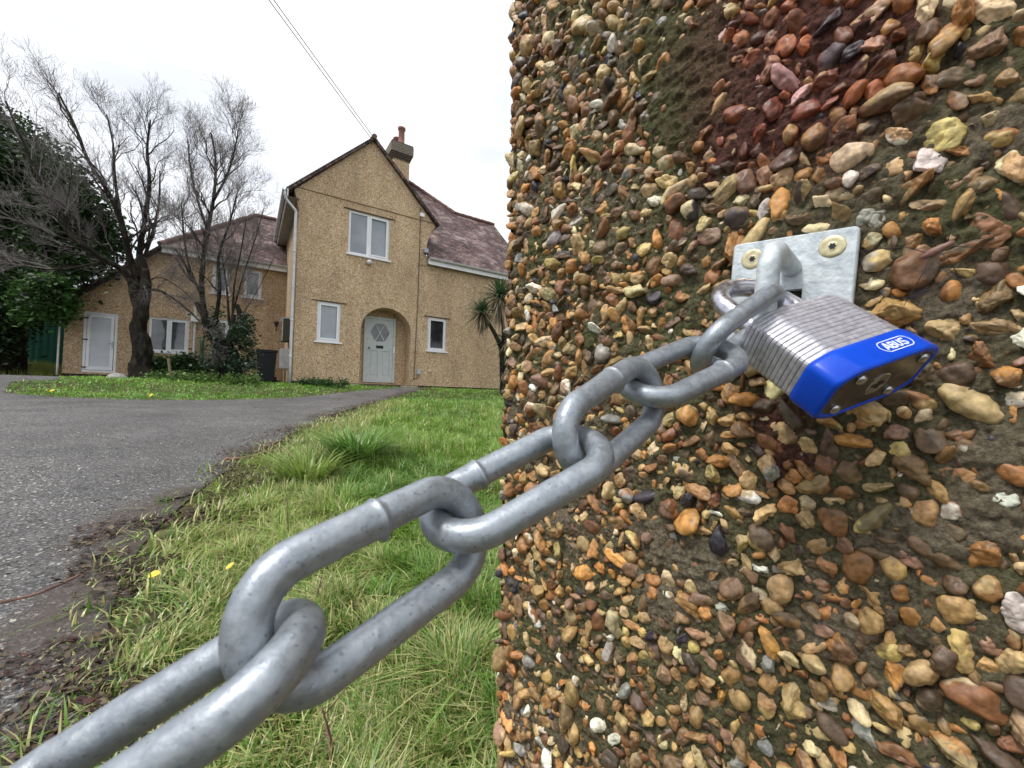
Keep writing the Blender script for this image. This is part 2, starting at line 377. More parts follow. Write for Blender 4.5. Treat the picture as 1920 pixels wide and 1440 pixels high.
def ico(level):
    import bmesh
    bm = bmesh.new(); bmesh.ops.create_icosphere(bm, subdivisions=level, radius=1)
    bm.verts.ensure_lookup_table()
    V = np.array([v.co[:] for v in bm.verts]); F = np.array([[v.index for v in f.verts] for f in bm.faces]); bm.free()
    return V, F
ICO = {2: ico(2), 3: ico(3), 4: ico(4), 5: ico(5)}
palette = [((.33, .155, .050), .15), ((.19, .085, .034), .12), ((.34, .205, .080), .20), ((.42, .295, .135), .15), ((.55, .44, .25), .075), ((.16, .096, .048), .17), ((.095, .064, .040), .12),
           ((.040, .034, .042), .04), ((.27, .255, .225), .025), ((.70, .65, .54), .03), ((.42, .31, .11), .035), ((.28, .165, .10), .05), ((.46, .22, .06), .04)]
pw = np.array([p[1] for p in palette]); pw /= pw.sum(); pc = np.array([p[0] for p in palette]) * 1.10
def pebbles_mesh(a, z, r, lvl, fr, seed, recess=None, colmul=None):
    """a,z centre, r radius: returns V (n,m,3), F, colour"""
    g = np.random.default_rng(seed); n = len(a); D, F = ICO[lvl]; m = len(D)
    npl = 10
    nrm = g.normal(size=(n, npl, 3)); nrm /= np.linalg.norm(nrm, axis=2)[:, :, None]
    ang = g.uniform(0, 1, n) < .68               # angular flint chips or rounded pebbles
    dist = np.where(ang[:, None], g.uniform(.52, .95, (n, npl)), g.uniform(.74, 1.0, (n, npl)))
    dt = np.einsum('npk,mk->nmp', nrm, D)
    rr = dist[:, None, :] / np.maximum(dt, 1e-3)
    sharp = np.where(ang, 60., 10.)[:, None]
    rr = np.minimum(rr, 3.0)
    rad = (np.concatenate([rr, np.ones((n, m, 1)) * 1.05], 2) ** (-sharp[..., None])).sum(2) ** (-1 / sharp)
    V = D[None] * rad[..., None]
    lo = np.where(g.uniform(0, 1, n) < .25, g.uniform(1.35, 1.9, n), g.uniform(1.0, 1.35, n))
    sc = np.stack([lo, 1 / np.sqrt(lo) * g.uniform(.85, 1.1, n), g.uniform(.42, .85, n)], 1)
    V = V * sc[:, None, :]
    V = V + (vnoise(V * 2.4 + g.uniform(0, 60, (n, 1, 3)), seed)[..., None] - .5) * D[None] * .16
    q_f = g.uniform(0, 60, (n, 1, 3))
    if lvl >= 3:
        rg_ = 1 - np.abs(2 * vnoise(V * 2.6 + q_f, seed + 5) - 1)
        V = V - (rg_ ** 3)[..., None] * D[None] * (.10 * ang)[:, None, None]
        V = V + (vnoise(V * 6 + q_f, seed + 6)[..., None] - .5) * D[None] * .024
    th_ = g.uniform(0, 6.283, n); ta = g.normal(0, .6, n); tb = g.normal(0, .6, n)
    c, s = np.cos(th_), np.sin(th_); O = np.zeros(n); I = np.ones(n)
    Rz = np.stack([c, -s, O, s, c, O, O, O, I], 1).reshape(n, 3, 3)
    Rx = np.stack([I, O, O, O, np.cos(ta), -np.sin(ta), O, np.sin(ta), np.cos(ta)], 1).reshape(n, 3, 3)
    Ry = np.stack([np.cos(tb), O, np.sin(tb), O, I, O, -np.sin(tb), O, np.cos(tb)], 1).reshape(n, 3, 3)
    V = np.einsum('nij,nmj->nmi', Rx @ Ry @ Rz, V) * r[:, None, None]
    off = g.uniform(-.22, .36, n) * r
    if recess is not None: off = off - recess
    W = fr(a[:, None] + V[..., 0], off[:, None] + V[..., 2], z[:, None] + V[..., 1])
    ci = g.choice(len(pc), n, p=pw); col = pc[ci] * g.uniform(.62, 1.3, (n, 1)) * g.uniform(.93, 1.07, (n, 3))
    if colmul is not None: col = col * colmul
    # one side of some stones carries a paler rind or a darker stain
    col = np.repeat(col[:, None, :], m, 1)
    rind = g.uniform(0, 1, n) < .45; rn = g.normal(size=(n, 3)); rn /= np.linalg.norm(rn, axis=1)[:, None]
    side = sstep(np.einsum('nk,mk->nm', rn, D) + (vnoise(V / r[:, None, None] * 2.5 + g.uniform(0, 50, (n, 1, 3)), seed + 3) - .5) * .9, .05, .35) * rind[:, None]
    c2 = pc[g.choice(len(pc), n, p=pw)] * g.uniform(.8, 1.25, (n, 1))
    col = col * (1 - side[..., None] * .75) + c2[:, None, :] * side[..., None] * .75
    st = (vnoise(V / r[:, None, None] * 5 + g.uniform(0, 50, (n, 1, 3)), seed + 8) - .5)[..., None]
    col = col * (1 + st * .5)
    return W, F, np.clip(col, .01, .85)
def scatter(a0, a1, z0, z1, sizes, seed, barefn=None, pack=.80):
    g = np.random.default_rng(seed); cell = .008; grid = {}; out = []
    for rad, tries in sizes:
        A = g.uniform(a0, a1, tries); Z = g.uniform(z0, z1, tries); RR = rad * g.uniform(.85, 1.15, tries)
        B = barefn(A, Z) if barefn else np.zeros(tries); U = g.uniform(0, 1, tries)
        for a, z, r, b, u in zip(A, Z, RR, B, U):
            if b > .35 and u < b: continue
            i, j = int(a / cell), int(z / cell); ok = True
            for di in (-2, -1, 0, 1, 2):
                for dj in (-2, -1, 0, 1, 2):
                    for (x, y, q) in grid.get((i + di, j + dj), ()):
                        if (x - a) ** 2 + (y - z) ** 2 < (pack * (q + r)) ** 2: ok = False; break
                    if not ok: break
                if not ok: break
            if ok: grid.setdefault((i, j), []).append((a, z, r)); out.append((a, z, r))
    return np.array(out)
PLT = [((facept(u, v) - A0) @ dF, facept(u, v)[2]) for u, v in ((1376, 459), (1613, 422))]
def bare_only(a, z):
    b = patch_at(a, z)[0]
    inside = (a > PLT[0][0] - .002) & (a < PLT[1][0] + .002) & (z < PLT[1][1] + .003) & (z > PLT[0][1] - .043)
    return np.where(inside, 1.01, b)
vis = scatter(.0005, VA1, VZ0 + .001, VZ1 - .001, [(.0068, 45), (.0058, 300), (.0050, 1300), (.0043, 5200), (.0036, 15000), (.0030, 26000), (.0024, 34000), (.0018, 26000)], 3, bare_only, .71)
fr_front = lambda a, n_, z: PL(a, n_, z)
# size on the photograph decides which hundred become separate parts
cen = PL(vis[:, 0], vis[:, 1] * 0, vis[:, 1])
rel = cen - CP; zc = rel @ Fw; px = 960 + FPX * (rel @ Rt) / zc; py = 720 - FPX * (rel @ Up) / zc
score = np.where((px > 940) & (px < 1915) & (py > 5) & (py < 1435), vis[:, 2] / zc, 0)
order = np.argsort(-score)
redz = np.zeros(len(vis))
for u_, v_, r_c in ((1440, 60, .034), (1520, 150, .026), (1370, 190, .020), (1500, 20, .03), (1420, 260, .014)):
    fa, fz = face_uv(u_, v_); redz = np.maximum(redz, np.clip(1.7 - 1.2 * np.hypot(vis[:, 0] - fa, vis[:, 1] - fz) / r_c, 0, 1))
cmul = 1 - redz[:, None] * np.array([.32, .62, .60])
big = order[:100]; rest = order[100:]
W, F_, Cb = pebbles_mesh(vis[big, 0], vis[big, 1], vis[big, 2], 5, fr_front, 21, colmul=cmul[big])
for i in range(100):
    mesh('pebble', W[i], F_, M['pebble'], pillar, True, Cb[i])
LV, LF, LC, off = [], [], [], 0
def addp(W, F_, Cb):
    global off
    n, m = W.shape[:2]
    LV.append(W.reshape(-1, 3)); LC.append(Cb.reshape(-1, 3))
    LF.append((F_[None] + (np.arange(n) * m)[:, None, None]).reshape(-1, 3) + off); off += n * m
r4 = rest[vis[rest, 2] > .0031]; r3 = rest[(vis[rest, 2] <= .0031)]
addp(*pebbles_mesh(vis[r4, 0], vis[r4, 1], vis[r4, 2], 4, fr_front, 22, colmul=cmul[r4]))
addp(*pebbles_mesh(vis[r3, 0], vis[r3, 1], vis[r3, 2], 3, fr_front, 23, colmul=cmul[r3]))
lo_sz = lambda area: [(.0062, int(area * 6000)), (.0050, int(area * 16000)), (.0040, int(area * 30000))]
for (a0, a1, z0, z1, fr, sd_) in [(VA1, PW, VZ0, VZ1, fr_front, 31), (0, PW, 0, VZ0, fr_front, 32), (0, PW, VZ1, PH, fr_front, 33),
                                  (0.001, PD, 0, PH, lambda a, n_, z: PL(-n_, -a, z), 34), (0, PD, 0, PH, lambda a, n_, z: PL(PW + n_, -a, z), 35), (0, PW, 0, PH, lambda a, n_, z: PL(a, -PD - n_, z), 36)]:
    s_ = scatter(a0, a1, z0, z1, lo_sz((a1 - a0) * (z1 - z0)), sd_)
    addp(*pebbles_mesh(s_[:, 0], s_[:, 1], s_[:, 2], 2, fr, sd_))
o = mesh('pebbles', np.vstack(LV), np.vstack(LF), M['pebble'], pillar, True, np.vstack(LC)); o['kind'] = 'stuff'
print('pebbles', len(vis), off)

# ================================================================== WALL PLATE WITH STAPLE
sq2 = math.sqrt(2)
tlp, trp = facept(1376, 459, .004), facept(1613, 422, .004)
ex = trp - tlp; pw_ = np.linalg.norm(ex); ex /= pw_
ez = ZZ - ex * (ZZ @ ex) - nF * (ZZ @ nF); ez = ez - nF * (ez @ nF); ez /= np.linalg.norm(ez)
ex = ex - nF * (ex @ nF); ex /= np.linalg.norm(ex); ez = ez - ex * (ez @ ex); ez /= np.linalg.norm(ez)
P0 = tlp                                              # top left corner of the front surface
def PF(v): v = np.asarray(v, float); return P0 + v[..., :1] * ex - v[..., 1:2] * ez + v[..., 2:3] * nF
hgt = pw_ * 1.0
plate = empty('wall_plate', PF(np.array([pw_ / 2, hgt / 2, -.004])), 'square galvanised plate with a thick welded staple, screwed to the pebble wall', 'wall anchor')
def plate_mesh():
    # rounded-corner plate with a square slot
    W_, H_ = pw_, hgt; rc = .0016
    outer = []
    for cx_, cy_, a_ in ((W_ - rc, rc, -90), (W_ - rc, H_ - rc, 0), (rc, H_ - rc, 90), (rc, rc, 180)):
        for t in (0, 30, 60, 90):
            q = R(a_ + t); outer.append((cx_ + rc * math.cos(q), cy_ + rc * math.sin(q)))
    def uvp(u, v):
        d = ray(u, v); t = ((P0 - CP) @ nF) / (d @ nF); P = CP + t * d - P0; return P @ ex, -P @ ez
    x1, y1 = uvp(1504.5, 541); x0 = x1 - .0062; y0 = y1; y2 = y1 + .0075
    hole = [(x0, y0), (x0, y2), (x1, y2), (x1, y0)]
    T_ = tessellate_polygon([[Vector((x, y, 0)) for x, y in outer], [Vector((x, y, 0)) for x, y in hole]])
    pts = outer + hole; n = len(pts); be = .0005
    V = []; cxx = W_ / 2; cyy = H_ / 2
    for (x, y) in pts:
        ins = be if len(V) < len(outer) else 0
        V.append((x - ins * np.sign(x - cxx), y - ins * np.sign(y - cyy), 0))
    for (x, y) in pts: V.append((x, y, -.0005))
    for (x, y) in pts: V.append((x, y, -.004))
    Fs = [list(t) for t in T_] + [[i + 2 * n for i in t][::-1] for t in T_]
    for L0, L1 in ((0, n), (n, 2 * n)):
        for s0, e0 in ((0, len(outer)), (len(outer), n)):
            m_ = e0 - s0
            for i in range(m_):
                a_, b_ = s0 + i, s0 + (i + 1) % m_
                Fs.append([L0 + a_, L0 + b_, L1 + b_, L1 + a_])
    return PF(np.array(V)), Fs, (x0, x1, y0, y2), uvp
pv, pf, slot, uvp = plate_mesh()
mesh('back_plate', pv, pf, M['galvp'], plate)
# staple: square-rooted bar bent into a bow standing out of the plate
sx, sy = uvp(1484, 502)
prot, drop, br, rb_ = .0318, .0165, .0035, .0085
pth = []
pth += [(sx, sy, z_) for z_ in np.linspace(-.001, prot - rb_, 8)[:-1]]
rb = .0085
for t in np.linspace(0, 90, 8): pth.append((sx, sy + rb - rb * math.cos(R(t)), prot - rb + rb * math.sin(R(t))))
pth += [(sx, sy + rb + drop * t_, prot) for t_ in np.linspace(0, 1, 9)[1:-1]]
for t in np.linspace(0, 90, 8): pth.append((sx, sy + rb + drop + rb * math.sin(R(t)), prot - rb + rb * math.cos(R(t))))
pth += [(sx, sy + 2 * rb + drop, prot * .4), (sx, sy + 2 * rb + drop, -.001)]
pth = PF(np.array(pth)); pth = pth[np.concatenate([[True], np.linalg.norm(np.diff(pth, axis=0), axis=1) > 1e-5])]
mb = MB(); mb.tube(pth, br, 20); st = mb.build('staple', M['galvp'], plate, True)
for k_, (u, v) in enumerate(((1410.8, 485.8), (1560.8, 462.0))):
    x, y = uvp(u, v); c = PF(np.array([x, y, 0]))
    mb = MB(); mb.lathe(c, [(.0041, -.0008), (.0042, .00008), (.0039, .00026), (.0024, .0003), (.0019, .00022), (.0016, .00030), (.0001, .00032)], 28, nF)
    sc_ = mb.build('screw', M['brass'], plate, True)
    mb = MB(); V = []
    for z_ in (-.0010, .00045):
        for j in range(24):
            rr_ = .00120 * (1 + .2 * math.cos(6 * j / 24 * 2 * math.pi)) * .9; q = 2 * math.pi * j / 24
            V.append(c + ex * rr_ * math.cos(q) + ez * rr_ * math.sin(q) + nF * z_)
    mb.add(V, [list(range(24, 48))]); mb.build('screw_socket', M['black'], sc_)
    x2, y2_ = uvp(u, v)
# two more screws at the bottom corners, behind the padlock
for x in (.0065, pw_ - .0065):
    mb = MB(); mb.lathe(PF(np.array([x, hgt - .007, 0])), [(.0044, -.0008), (.0046, .00012), (.0043, .00035), (.0026, .00045), (.0021, .0004), (.0017, -.0003), (.0014, -.0012), (.0001, -.0013)], 20, nF)
    mb.build('screw', M['brass'], plate, True)

# ================================================================== PADLOCK
def rotv(r):
    r = np.array(r); t = np.linalg.norm(r); k = r / t
    K = np.array([[0, -k[2], k[1]], [k[2], 0, -k[0]], [-k[1], k[0], 0]])
    return np.eye(3) + math.sin(t) * K + (1 - math.cos(t)) * K @ K
SL = .92
RL = rotv([-2.36004, -0.2049, 0.41855]); TL = np.array([0.11875, 1e-05, -0.13147]) * SL
def LK(v): return C2W(np.asarray(v, float) * SL @ RL.T + TL)
lock = empty('padlock', LK([[0, 0, 0]])[0], 'laminated steel padlock with a blue plastic bumper band, hanging from the wall plate', 'padlock')
lw, lt, lcw, lct, hb, hl = .0225, .01067, .0078, .0032, .0107, .0252
def octo(inset=0, rc=.0016, nseg=4):
    w_, t_ = lw - inset, lt - inset
    P = [(-w_, t_ - lct), (-w_, -t_ + lct), (-w_ + lcw, -t_), (w_ - lcw, -t_), (w_, -t_ + lct), (w_, t_ - lct), (w_ - lcw, t_), (-w_ + lcw, t_)]
    out = []; n = len(P)
    for i in range(n):
        p = np.array(P[i]); a = np.array(P[i - 1]) - p; b = np.array(P[(i + 1) % n]) - p
        la, lb = np.linalg.norm(a), np.linalg.norm(b); k = min(rc, la * .45, lb * .45)
        s0, s1 = p + a / la * k, p + b / lb * k
        for t in np.linspace(0, 1, nseg): out.append((1 - t) ** 2 * s0 + 2 * t * (1 - t) * p + t * t * s1)
    return np.array(out)
def rings(prof, rc=.0016, cap0=True, cap1=True):
    V = []; m = None
    for ins, z in prof:
        o_ = octo(ins, rc); m = len(o_); V.append(np.column_stack([o_, np.full(m, z)]))
    V = np.vstack(V); F = []
    for i in range(len(prof) - 1):
        for j in range(m): F.append((i * m + j, (i + 1) * m + j, (i + 1) * m + (j + 1) % m, i * m + (j + 1) % m))
    if cap0: F.append(list(range(m)))
    if cap1: F.append([(len(prof) - 1) * m + j for j in range(m)][::-1])
    return V, F
nlam = 14; pl_h = hl / nlam; prof = [(.0012, hb - .001)]
for i in range(nlam):
    z = hb + i * pl_h; jit = random.uniform(-.00006, .00010)
    prof += [(.00062 + jit, z + .00001), (.00026 + jit, z + .00009), (.00017 + jit, z + .00035), (.00015 + jit, z + pl_h * .6), (.00020 + jit, z + pl_h - .00022), (.00062 + jit, z + pl_h - .00010)]
prof += [(.0022, hb + hl + .0001)]
V, F = rings(prof)
lam_ = mesh('laminated_body', LK(V), F, M['lam'], lock, False)
V, F = rings([(.0016, hb - .0008), (.0004, hb + .0002), (-.0003, hb - .0003), (-.0004, hb - .002), (-.0004, .0012), (-.0001, .0002), (.0006, -.0001), (.0014, .0002), (.0017, .0010)], .0022, False, False)
band = mesh('bumper_band', LK(V), F, M['blue'], lock, True)
V, F = rings([(.0014, .0004), (.0016, .0002), (.0018, .0002)], .0018, True, True)
V, F = rings([(.0014, .0012), (.0015, .0004), (.0019, .0003)], .0018, False, True)
F[-1] = F[-1][::-1]
basep = mesh('base_plate', LK(V), F, M['baseplate'], lock, False)
axd = LK([[0, 0, -1]])[0] - LK([[0, 0, 0]])[0]; axd /= np.linalg.norm(axd)
for u, v in ((-.0125, -.0062), (.0150, -.0062), (-.0150, .0058), (.0095, .0062)):
    mb = MB(); mb.lathe(LK([[u, v, .0003]])[0], [(.0017, -.0002), (.0017, .0004), (.0014, .0010), (.0008, .00135), (.0001, .00145)], 18, axd)
    mb.build('rivet', M['rivet'], lock, True)
mb = MB(LK); mb.lathe((0, .0002, .00028), [(.0046, 0), (.0046, .0002), (.0042, .0003), (.0001, .0003)], 28, (0, 0, -1)); plug = mb.build('lock_plug', M['rivet'], lock)
mb = MB(LK); mb.box(-.0030, .0030, -.0005, .0007, -.00012, .0002); mb.box(-.0007, .0011, -.0016, .0018, -.00014, .0002); mb.build('keyhole', M['black'], plug)
sh_p = [(-.0125, 0, hb + hl - .004)] + [(-.0125, 0, z) for z in np.linspace(.038, .0515, 5)] + [(-.0125 * math.cos(t), 0, .053 + .0125 * math.sin(t)) for t in np.linspace(0, math.pi, 15)] + [(.0125, 0, z) for z in np.linspace(.0515, .038, 5)] + [(.0125, 0, hb + hl - .004)]
mb = MB(); mb.tube(bez(LK(np.array(sh_p)), 2), .0039 * SL, 24); mb.build('shackle', M['shackle'], lock, True)
# logo on the front of the band: rounded outline and the letters
def stroke(mb, pts, wd, z=-lt - .00044):
    pts = np.array(pts, float)
    for a, b in zip(pts[:-1], pts[1:]):
        d = b - a; L_ = np.linalg.norm(d)
        if L_ < 1e-7: continue
        d /= L_; n_ = np.array([-d[1], d[0]]) * wd / 2; e_ = d * wd * .2
        q = [a - e_ + n_, a - e_ - n_, b + e_ - n_, b + e_ + n_]
        V_ = [(x, z, y) for x, y in q] + [(x, z + .0001, y) for x, y in q]
        mb.add(V_, [(0, 1, 2, 3), (7, 6, 5, 4), (0, 4, 5, 1), (1, 5, 6, 2), (2, 6, 7, 3), (3, 7, 4, 0)])
lx, lz, lsx, lsz = .0056, .0052, .0066, .0023
lb_ = MB(LK); pts = []
for t in np.linspace(0, 2 * math.pi, 49):
    c, s = math.cos(t), math.sin(t); pts.append((lx + (lsx - lsz) * (1 if c > 0 else -1) + lsz * c, lz + lsz * s))
stroke(lb_, pts, .00030, -lt - .00046)
lb_.build('logo_outline', M['print'], band)
G = MB(LK); hh = .0013; x = lx - .0047
def LT(segs, x0, wd=.00062):
    for sg in segs: stroke(G, [(x0 + a * .0019, lz + b * hh) for a, b in sg], wd)
LT([[(0, -1), (.42, 1), (.62, 1), (1.05, -1)], [(.3, -.35), (.8, -.35)]], x); x += .0025
LT([[(.1, -1), (.1, 1)], [(.1, .95), (.65, .95), (.85, .7), (.85, .3), (.65, .05), (.1, .05)], [(.65, .05), (.95, -.25), (.95, -.7), (.7, -.95), (.1, -.95)]], x); x += .0024
LT([[(.1, 1), (.1, -.6), (.3, -.95), (.7, -.95), (.9, -.6), (.9, 1)]], x); x += .0024
LT([[(.95, .85), (.7, .97), (.3, .97), (.08, .7), (.1, .3), (.3, .05), (.7, -.05), (.92, -.35), (.9, -.75), (.65, -.97), (.3, -.97), (.02, -.8)]], x)
G.build('logo_lettering', M['print'], band)

# ================================================================== CHAIN
LINKS = [
 ([[0.8271, -0.3621, -0.4298], [0.4463, -0.0416, 0.8939], [-0.3416, -0.9312, 0.1272]], [-0.04426, -0.04197, -0.04759]),
 ([[0.6436, -0.2869, 0.7095], [0.1868, 0.9579, 0.2179], [-0.7422, -0.0078, 0.6702]], [-0.0208, -0.03054, -0.0659]),
 ([[0.8308, -0.5324, -0.1622], [0.3458, 0.2654, 0.9], [-0.4361, -0.8038, 0.4046]], [0.00197, -0.02019, -0.08582]),
 ([[0.6946, -0.3456, 0.6309], [0.3756, 0.9222, 0.0916], [-0.6135, 0.1734, 0.7704]], [0.02617, -0.00798, -0.10324]),
 ([[0.8607, -0.5035, -0.0754], [0.3232, 0.426, 0.845], [-0.3933, -0.7517, 0.5294]], [0.0503, 0.00456, -0.12035]),
 ([[0.796, -0.0813, 0.5998], [0.4895, 0.6695, -0.5588], [-0.3561, 0.7384, 0.5727]], [0.07506, 0.01784, -0.13424]),
]
LA, LB, LR = .01953, .0084, .003
# (weld side +1 upper / -1 lower rail in link space, position along the rail)
WELD = [None, (1, .0015), (1, -.006), (1, .004), (-1, .008), None]
def link_mesh(Rm, T, weld, seed):
    s = LA - LB; P = []
    for t in np.linspace(-90, 90, 25): P.append((s + LB * math.cos(R(t)), LB * math.sin(R(t)), 0))
    for x in np.linspace(s, -s, 80)[1:-1]: P.append((x, LB, 0))
    for t in np.linspace(90, 270, 25): P.append((-s + LB * math.cos(R(t)), LB * math.sin(R(t)), 0))
    for x in np.linspace(-s, s, 80)[1:-1]: P.append((x, -LB, 0))
    P = np.array(P); m = len(P); n = 28
    nx = np.roll(P, -1, 0) - np.roll(P, 1, 0); nx /= np.linalg.norm(nx, axis=1)[:, None]
    ang = np.linspace(0, 2 * np.pi, n, endpoint=False)
    side = np.cross(nx, [0, 0, 1.0])
    rad = np.full((m, n), LR)
    if weld:
        sg, wx = weld
        for i in range(m):
            if abs(P[i, 1] - sg * LB) < 1e-4:
                d = P[i, 0] - wx
                rad[i] += .00040 * math.exp(-(d / .00055) ** 2) + .00024 * float(1 / (1 + math.exp(d / .00018))) * math.exp(-max(0, -d) / .004)
                # weld bead hangs out on the inner side
                rad[i] += .00055 * math.exp(-(d / .0009) ** 2) * np.clip(np.cos(ang - (math.pi if sg > 0 else math.pi)), 0, 1) ** 4
    rad += (vnoise(np.stack([P[:, None, 0] * 260 + np.cos(ang)[None] * .8, P[:, None, 1] * 260 + np.sin(ang)[None] * .8, np.zeros((m, n)) + seed], -1), seed) - .5) * .00012
    V = P[:, None, :] + (rad + (fbm(np.stack([P[:, None, 0] * 900 + np.cos(ang)[None] * 2.7, P[:, None, 1] * 900 + np.sin(ang)[None] * 2.7, np.zeros((m, n)) + seed], -1), 3, seed + 50) - .5) * .00009)[..., None] * (np.cos(ang)[None, :, None] * side[:, None, :] + np.sin(ang)[None, :, None] * np.array([0, 0, 1.0]))
    V = V.reshape(-1, 3) @ np.array(Rm).T + np.array(T)
    idx = np.arange(m * n).reshape(m, n)
    F = np.stack([idx, np.roll(idx, -1, 1), np.roll(np.roll(idx, -1, 0), -1, 1), np.roll(idx, -1, 0)], -1).reshape(-1, 4)
    return C2W(V), F
names_ = ['nearest chain link, two thick blurred bars running out at the lower left corner',
          'large upright chain link with a weld ring, second from the lower left corner',
          'flat lying chain link bridging the grass and the pillar edge, with a knobbly weld',
          'upright chain link in front of the pillar with a weld ring near its top',
          'flat lying chain link with a weld on its lower bar, just left of the padlock',
          'last chain link, hooked over the padlock shackle']
LK_ALL = list(LINKS)
# the chain goes on past the frame towards the other gate post
T0 = np.array(LINKS[0][1]); u0 = np.array(LINKS[0][0])[:, 0]
pos = T0 - u0 * (LA * 2 - LR * 2 + .0002) ; d_ = u0.copy()
for i in range(9):
    d_ = d_ + np.array([.10, -.0, -.06]) * .5; d_ /= np.linalg.norm(d_)
    base_n = np.array([0, 1.0, .2]) if i % 2 else np.array([-.3, .2, 1.0])
    zax = base_n - d_ * (base_n @ d_); zax /= np.linalg.norm(zax); yax = np.cross(zax, d_)
    LK_ALL.append((np.stack([d_, yax, zax], 1).tolist(), pos.tolist()))
    pos = pos - d_ * (LA * 2 - LR * 2 + .0002)
for i, (Rm, T) in enumerate(LK_ALL):
    V, F = link_mesh(Rm, T, WELD[i] if i < 6 else ((1, .003) if i % 2 else None), i)
    o = mesh('chain_link', V, F, M['galv'], None, True)
    c = C2W([T])[0]; o.data.transform(Matrix.Translation(-Vector(c))); o.location = c
    tag(o, names_[i] if i < 6 else 'grey chain link beyond the lower left corner of the view', 'chain link', 'galvanised steel chain links')

def weather(m, sc=(1, 1, .3), scale=1.5, lo=.78, hi=1.1):
    t = m.node_tree; pb = t.nodes['Principled BSDF']; src = pb.inputs['Base Color'].links[0].from_socket
    tc_ = t.nodes.new('ShaderNodeTexCoord'); mp_ = t.nodes.new('ShaderNodeMapping'); mp_.inputs['Scale'].default_value = sc; t.links.new(tc_.outputs['Object'], mp_.inputs[0])
    n_ = t.nodes.new('ShaderNodeTexNoise'); n_.inputs['Scale'].default_value = scale; n_.inputs['Detail'].default_value = 7; n_.inputs['Roughness'].default_value = .65; t.links.new(mp_.outputs[0], n_.inputs['Vector'])
    r_ = t.nodes.new('ShaderNodeMapRange'); r_.inputs[1].default_value = .3; r_.inputs[2].default_value = .62; r_.inputs[3].default_value = lo; r_.inputs[4].default_value = hi; t.links.new(n_.outputs[0], r_.inputs[0])
    v_ = t.nodes.new('ShaderNodeVectorMath'); v_.operation = 'SCALE'; t.links.new(src, v_.inputs[0]); t.links.new(r_.outputs[0], v_.inputs['Scale']); t.links.new(v_.outputs[0], pb.inputs['Base Color'])

# ================================================================== GROUND, DRIVEWAY
def gworld(pts): return np.array([gpx(u, v) for u, v in pts])
edge_px = [(806, 729), (770, 737), (735, 746), (690, 758), (655, 768), (620, 780), (575, 800), (530, 822), (480, 850), (430, 880), (385, 912), (340, 950), (300, 985), (262, 1030), (232, 1080), (208, 1150), (190, 1230), (182, 1330), (178, 1440)]
strip_px = [(8, 737), (60, 742), (120, 746), (200, 749), (300, 751), (400, 751), (480, 749), (560, 745), (620, 739), (670, 734), (720, 730), (770, 727)]
EW = gworld(edge_px); SW = gworld(strip_px)
drive_poly = np.vstack([EW, [[-.62, .25], [-.9, -4], [-40, -4], [-40, 16]], gworld([(-300, 702), (118, 706), (110, 713), (20, 716)]), SW])
def in_poly(x, y, poly):
    r = np.zeros(x.shape, bool); n = len(poly)
    for i in range(n):
        x0, y0 = poly[i]; x1, y1 = poly[(i + 1) % n]
        c = ((y0 > y) != (y1 > y)) & (x < (x1 - x0) * (y - y0) / (y1 - y0 + 1e-12) + x0)
        r ^= c
    return r
def seg_near(x, y, poly, closed=True):
    best = np.full(x.shape, 1e9); nx, ny = x.copy(), y.copy(); n = len(poly)
    for i in range(n if closed else n - 1):
        a = poly[i]; d = poly[(i + 1) % n] - a
        t = np.clip(((x - a[0]) * d[0] + (y - a[1]) * d[1]) / (d @ d + 1e-12), 0, 1)
        qx, qy = a[0] + t * d[0], a[1] + t * d[1]; dd = (x - qx) ** 2 + (y - qy) ** 2
        m = dd < best; best = np.where(m, dd, best); nx = np.where(m, qx, nx); ny = np.where(m, qy, ny)
    return np.sqrt(best), nx, ny
def lawn_z(x, y):
    return ground(x, y) + .018 * (n2(x, y, 2.2, 3, 40) - .3)
def axis_pts(lo, hi, fine0, fine1, h):
    a = [fine0]; st = h
    while a[-1] > lo: st *= 1.25; a.append(a[-1] - st)
    b = [fine1]; st = h
    while b[-1] < hi: st *= 1.25; b.append(b[-1] + st)
    return np.array(a[::-1] + list(np.arange(fine0 + h, fine1, h)) + b)
gx = axis_pts(-400, 400, -16, 6, .12); gy = axis_pts(-300, 600, -3, 18, .12)
X, Y = np.meshgrid(gx, gy, indexing='ij')
dr = in_poly(X, Y, drive_poly); dd, _, _ = seg_near(X, Y, drive_poly)
Z = np.where(dr, ground(X, Y) - .045 * np.clip(dd / .14, 0, 1), lawn_z(X, Y))
idx = np.arange(X.size).reshape(X.shape)
F = np.stack([idx[:-1, :-1], idx[1:, :-1], idx[1:, 1:], idx[:-1, 1:]], -1).reshape(-1, 4)
M['soil'] = mat('lawn_soil', (.028, .022, .014), (.060, .055, .025), (.12, .11, .05), scale=9, rough=.95, bump=.8, bscale=40, bdist=.02, spec=.2)
g_ = mesh('ground', np.stack([X, Y, Z], -1).reshape(-1, 3), F, M['soil'], None, True); g_['kind'] = 'structure'
h = .06
X, Y = np.meshgrid(np.arange(-15, 0, h), np.arange(-1, 14, h), indexing='ij')
ins = in_poly(X, Y, drive_poly); dd, nx, ny = seg_near(X, Y, drive_poly)
keep = ins | (dd < h * 1.5); Xs = np.where(ins, X, nx); Ys = np.where(ins, Y, ny)
jit = .02 * (n2(Xs, Ys, 5, 2, 50) - .5)
Z = ground(Xs, Ys) + .004 + np.where(ins, .006, 0) + .006 * (n2(Xs, Ys, .8, 2, 51) - .5) * np.clip(dd / .3, 0, 1)
idx = np.arange(X.size).reshape(X.shape)
F = np.stack([idx[:-1, :-1], idx[1:, :-1], idx[1:, 1:], idx[:-1, 1:]], -1).reshape(-1, 4)
fk = keep.reshape(-1)[F].all(1) & ins.reshape(-1)[F].any(1)
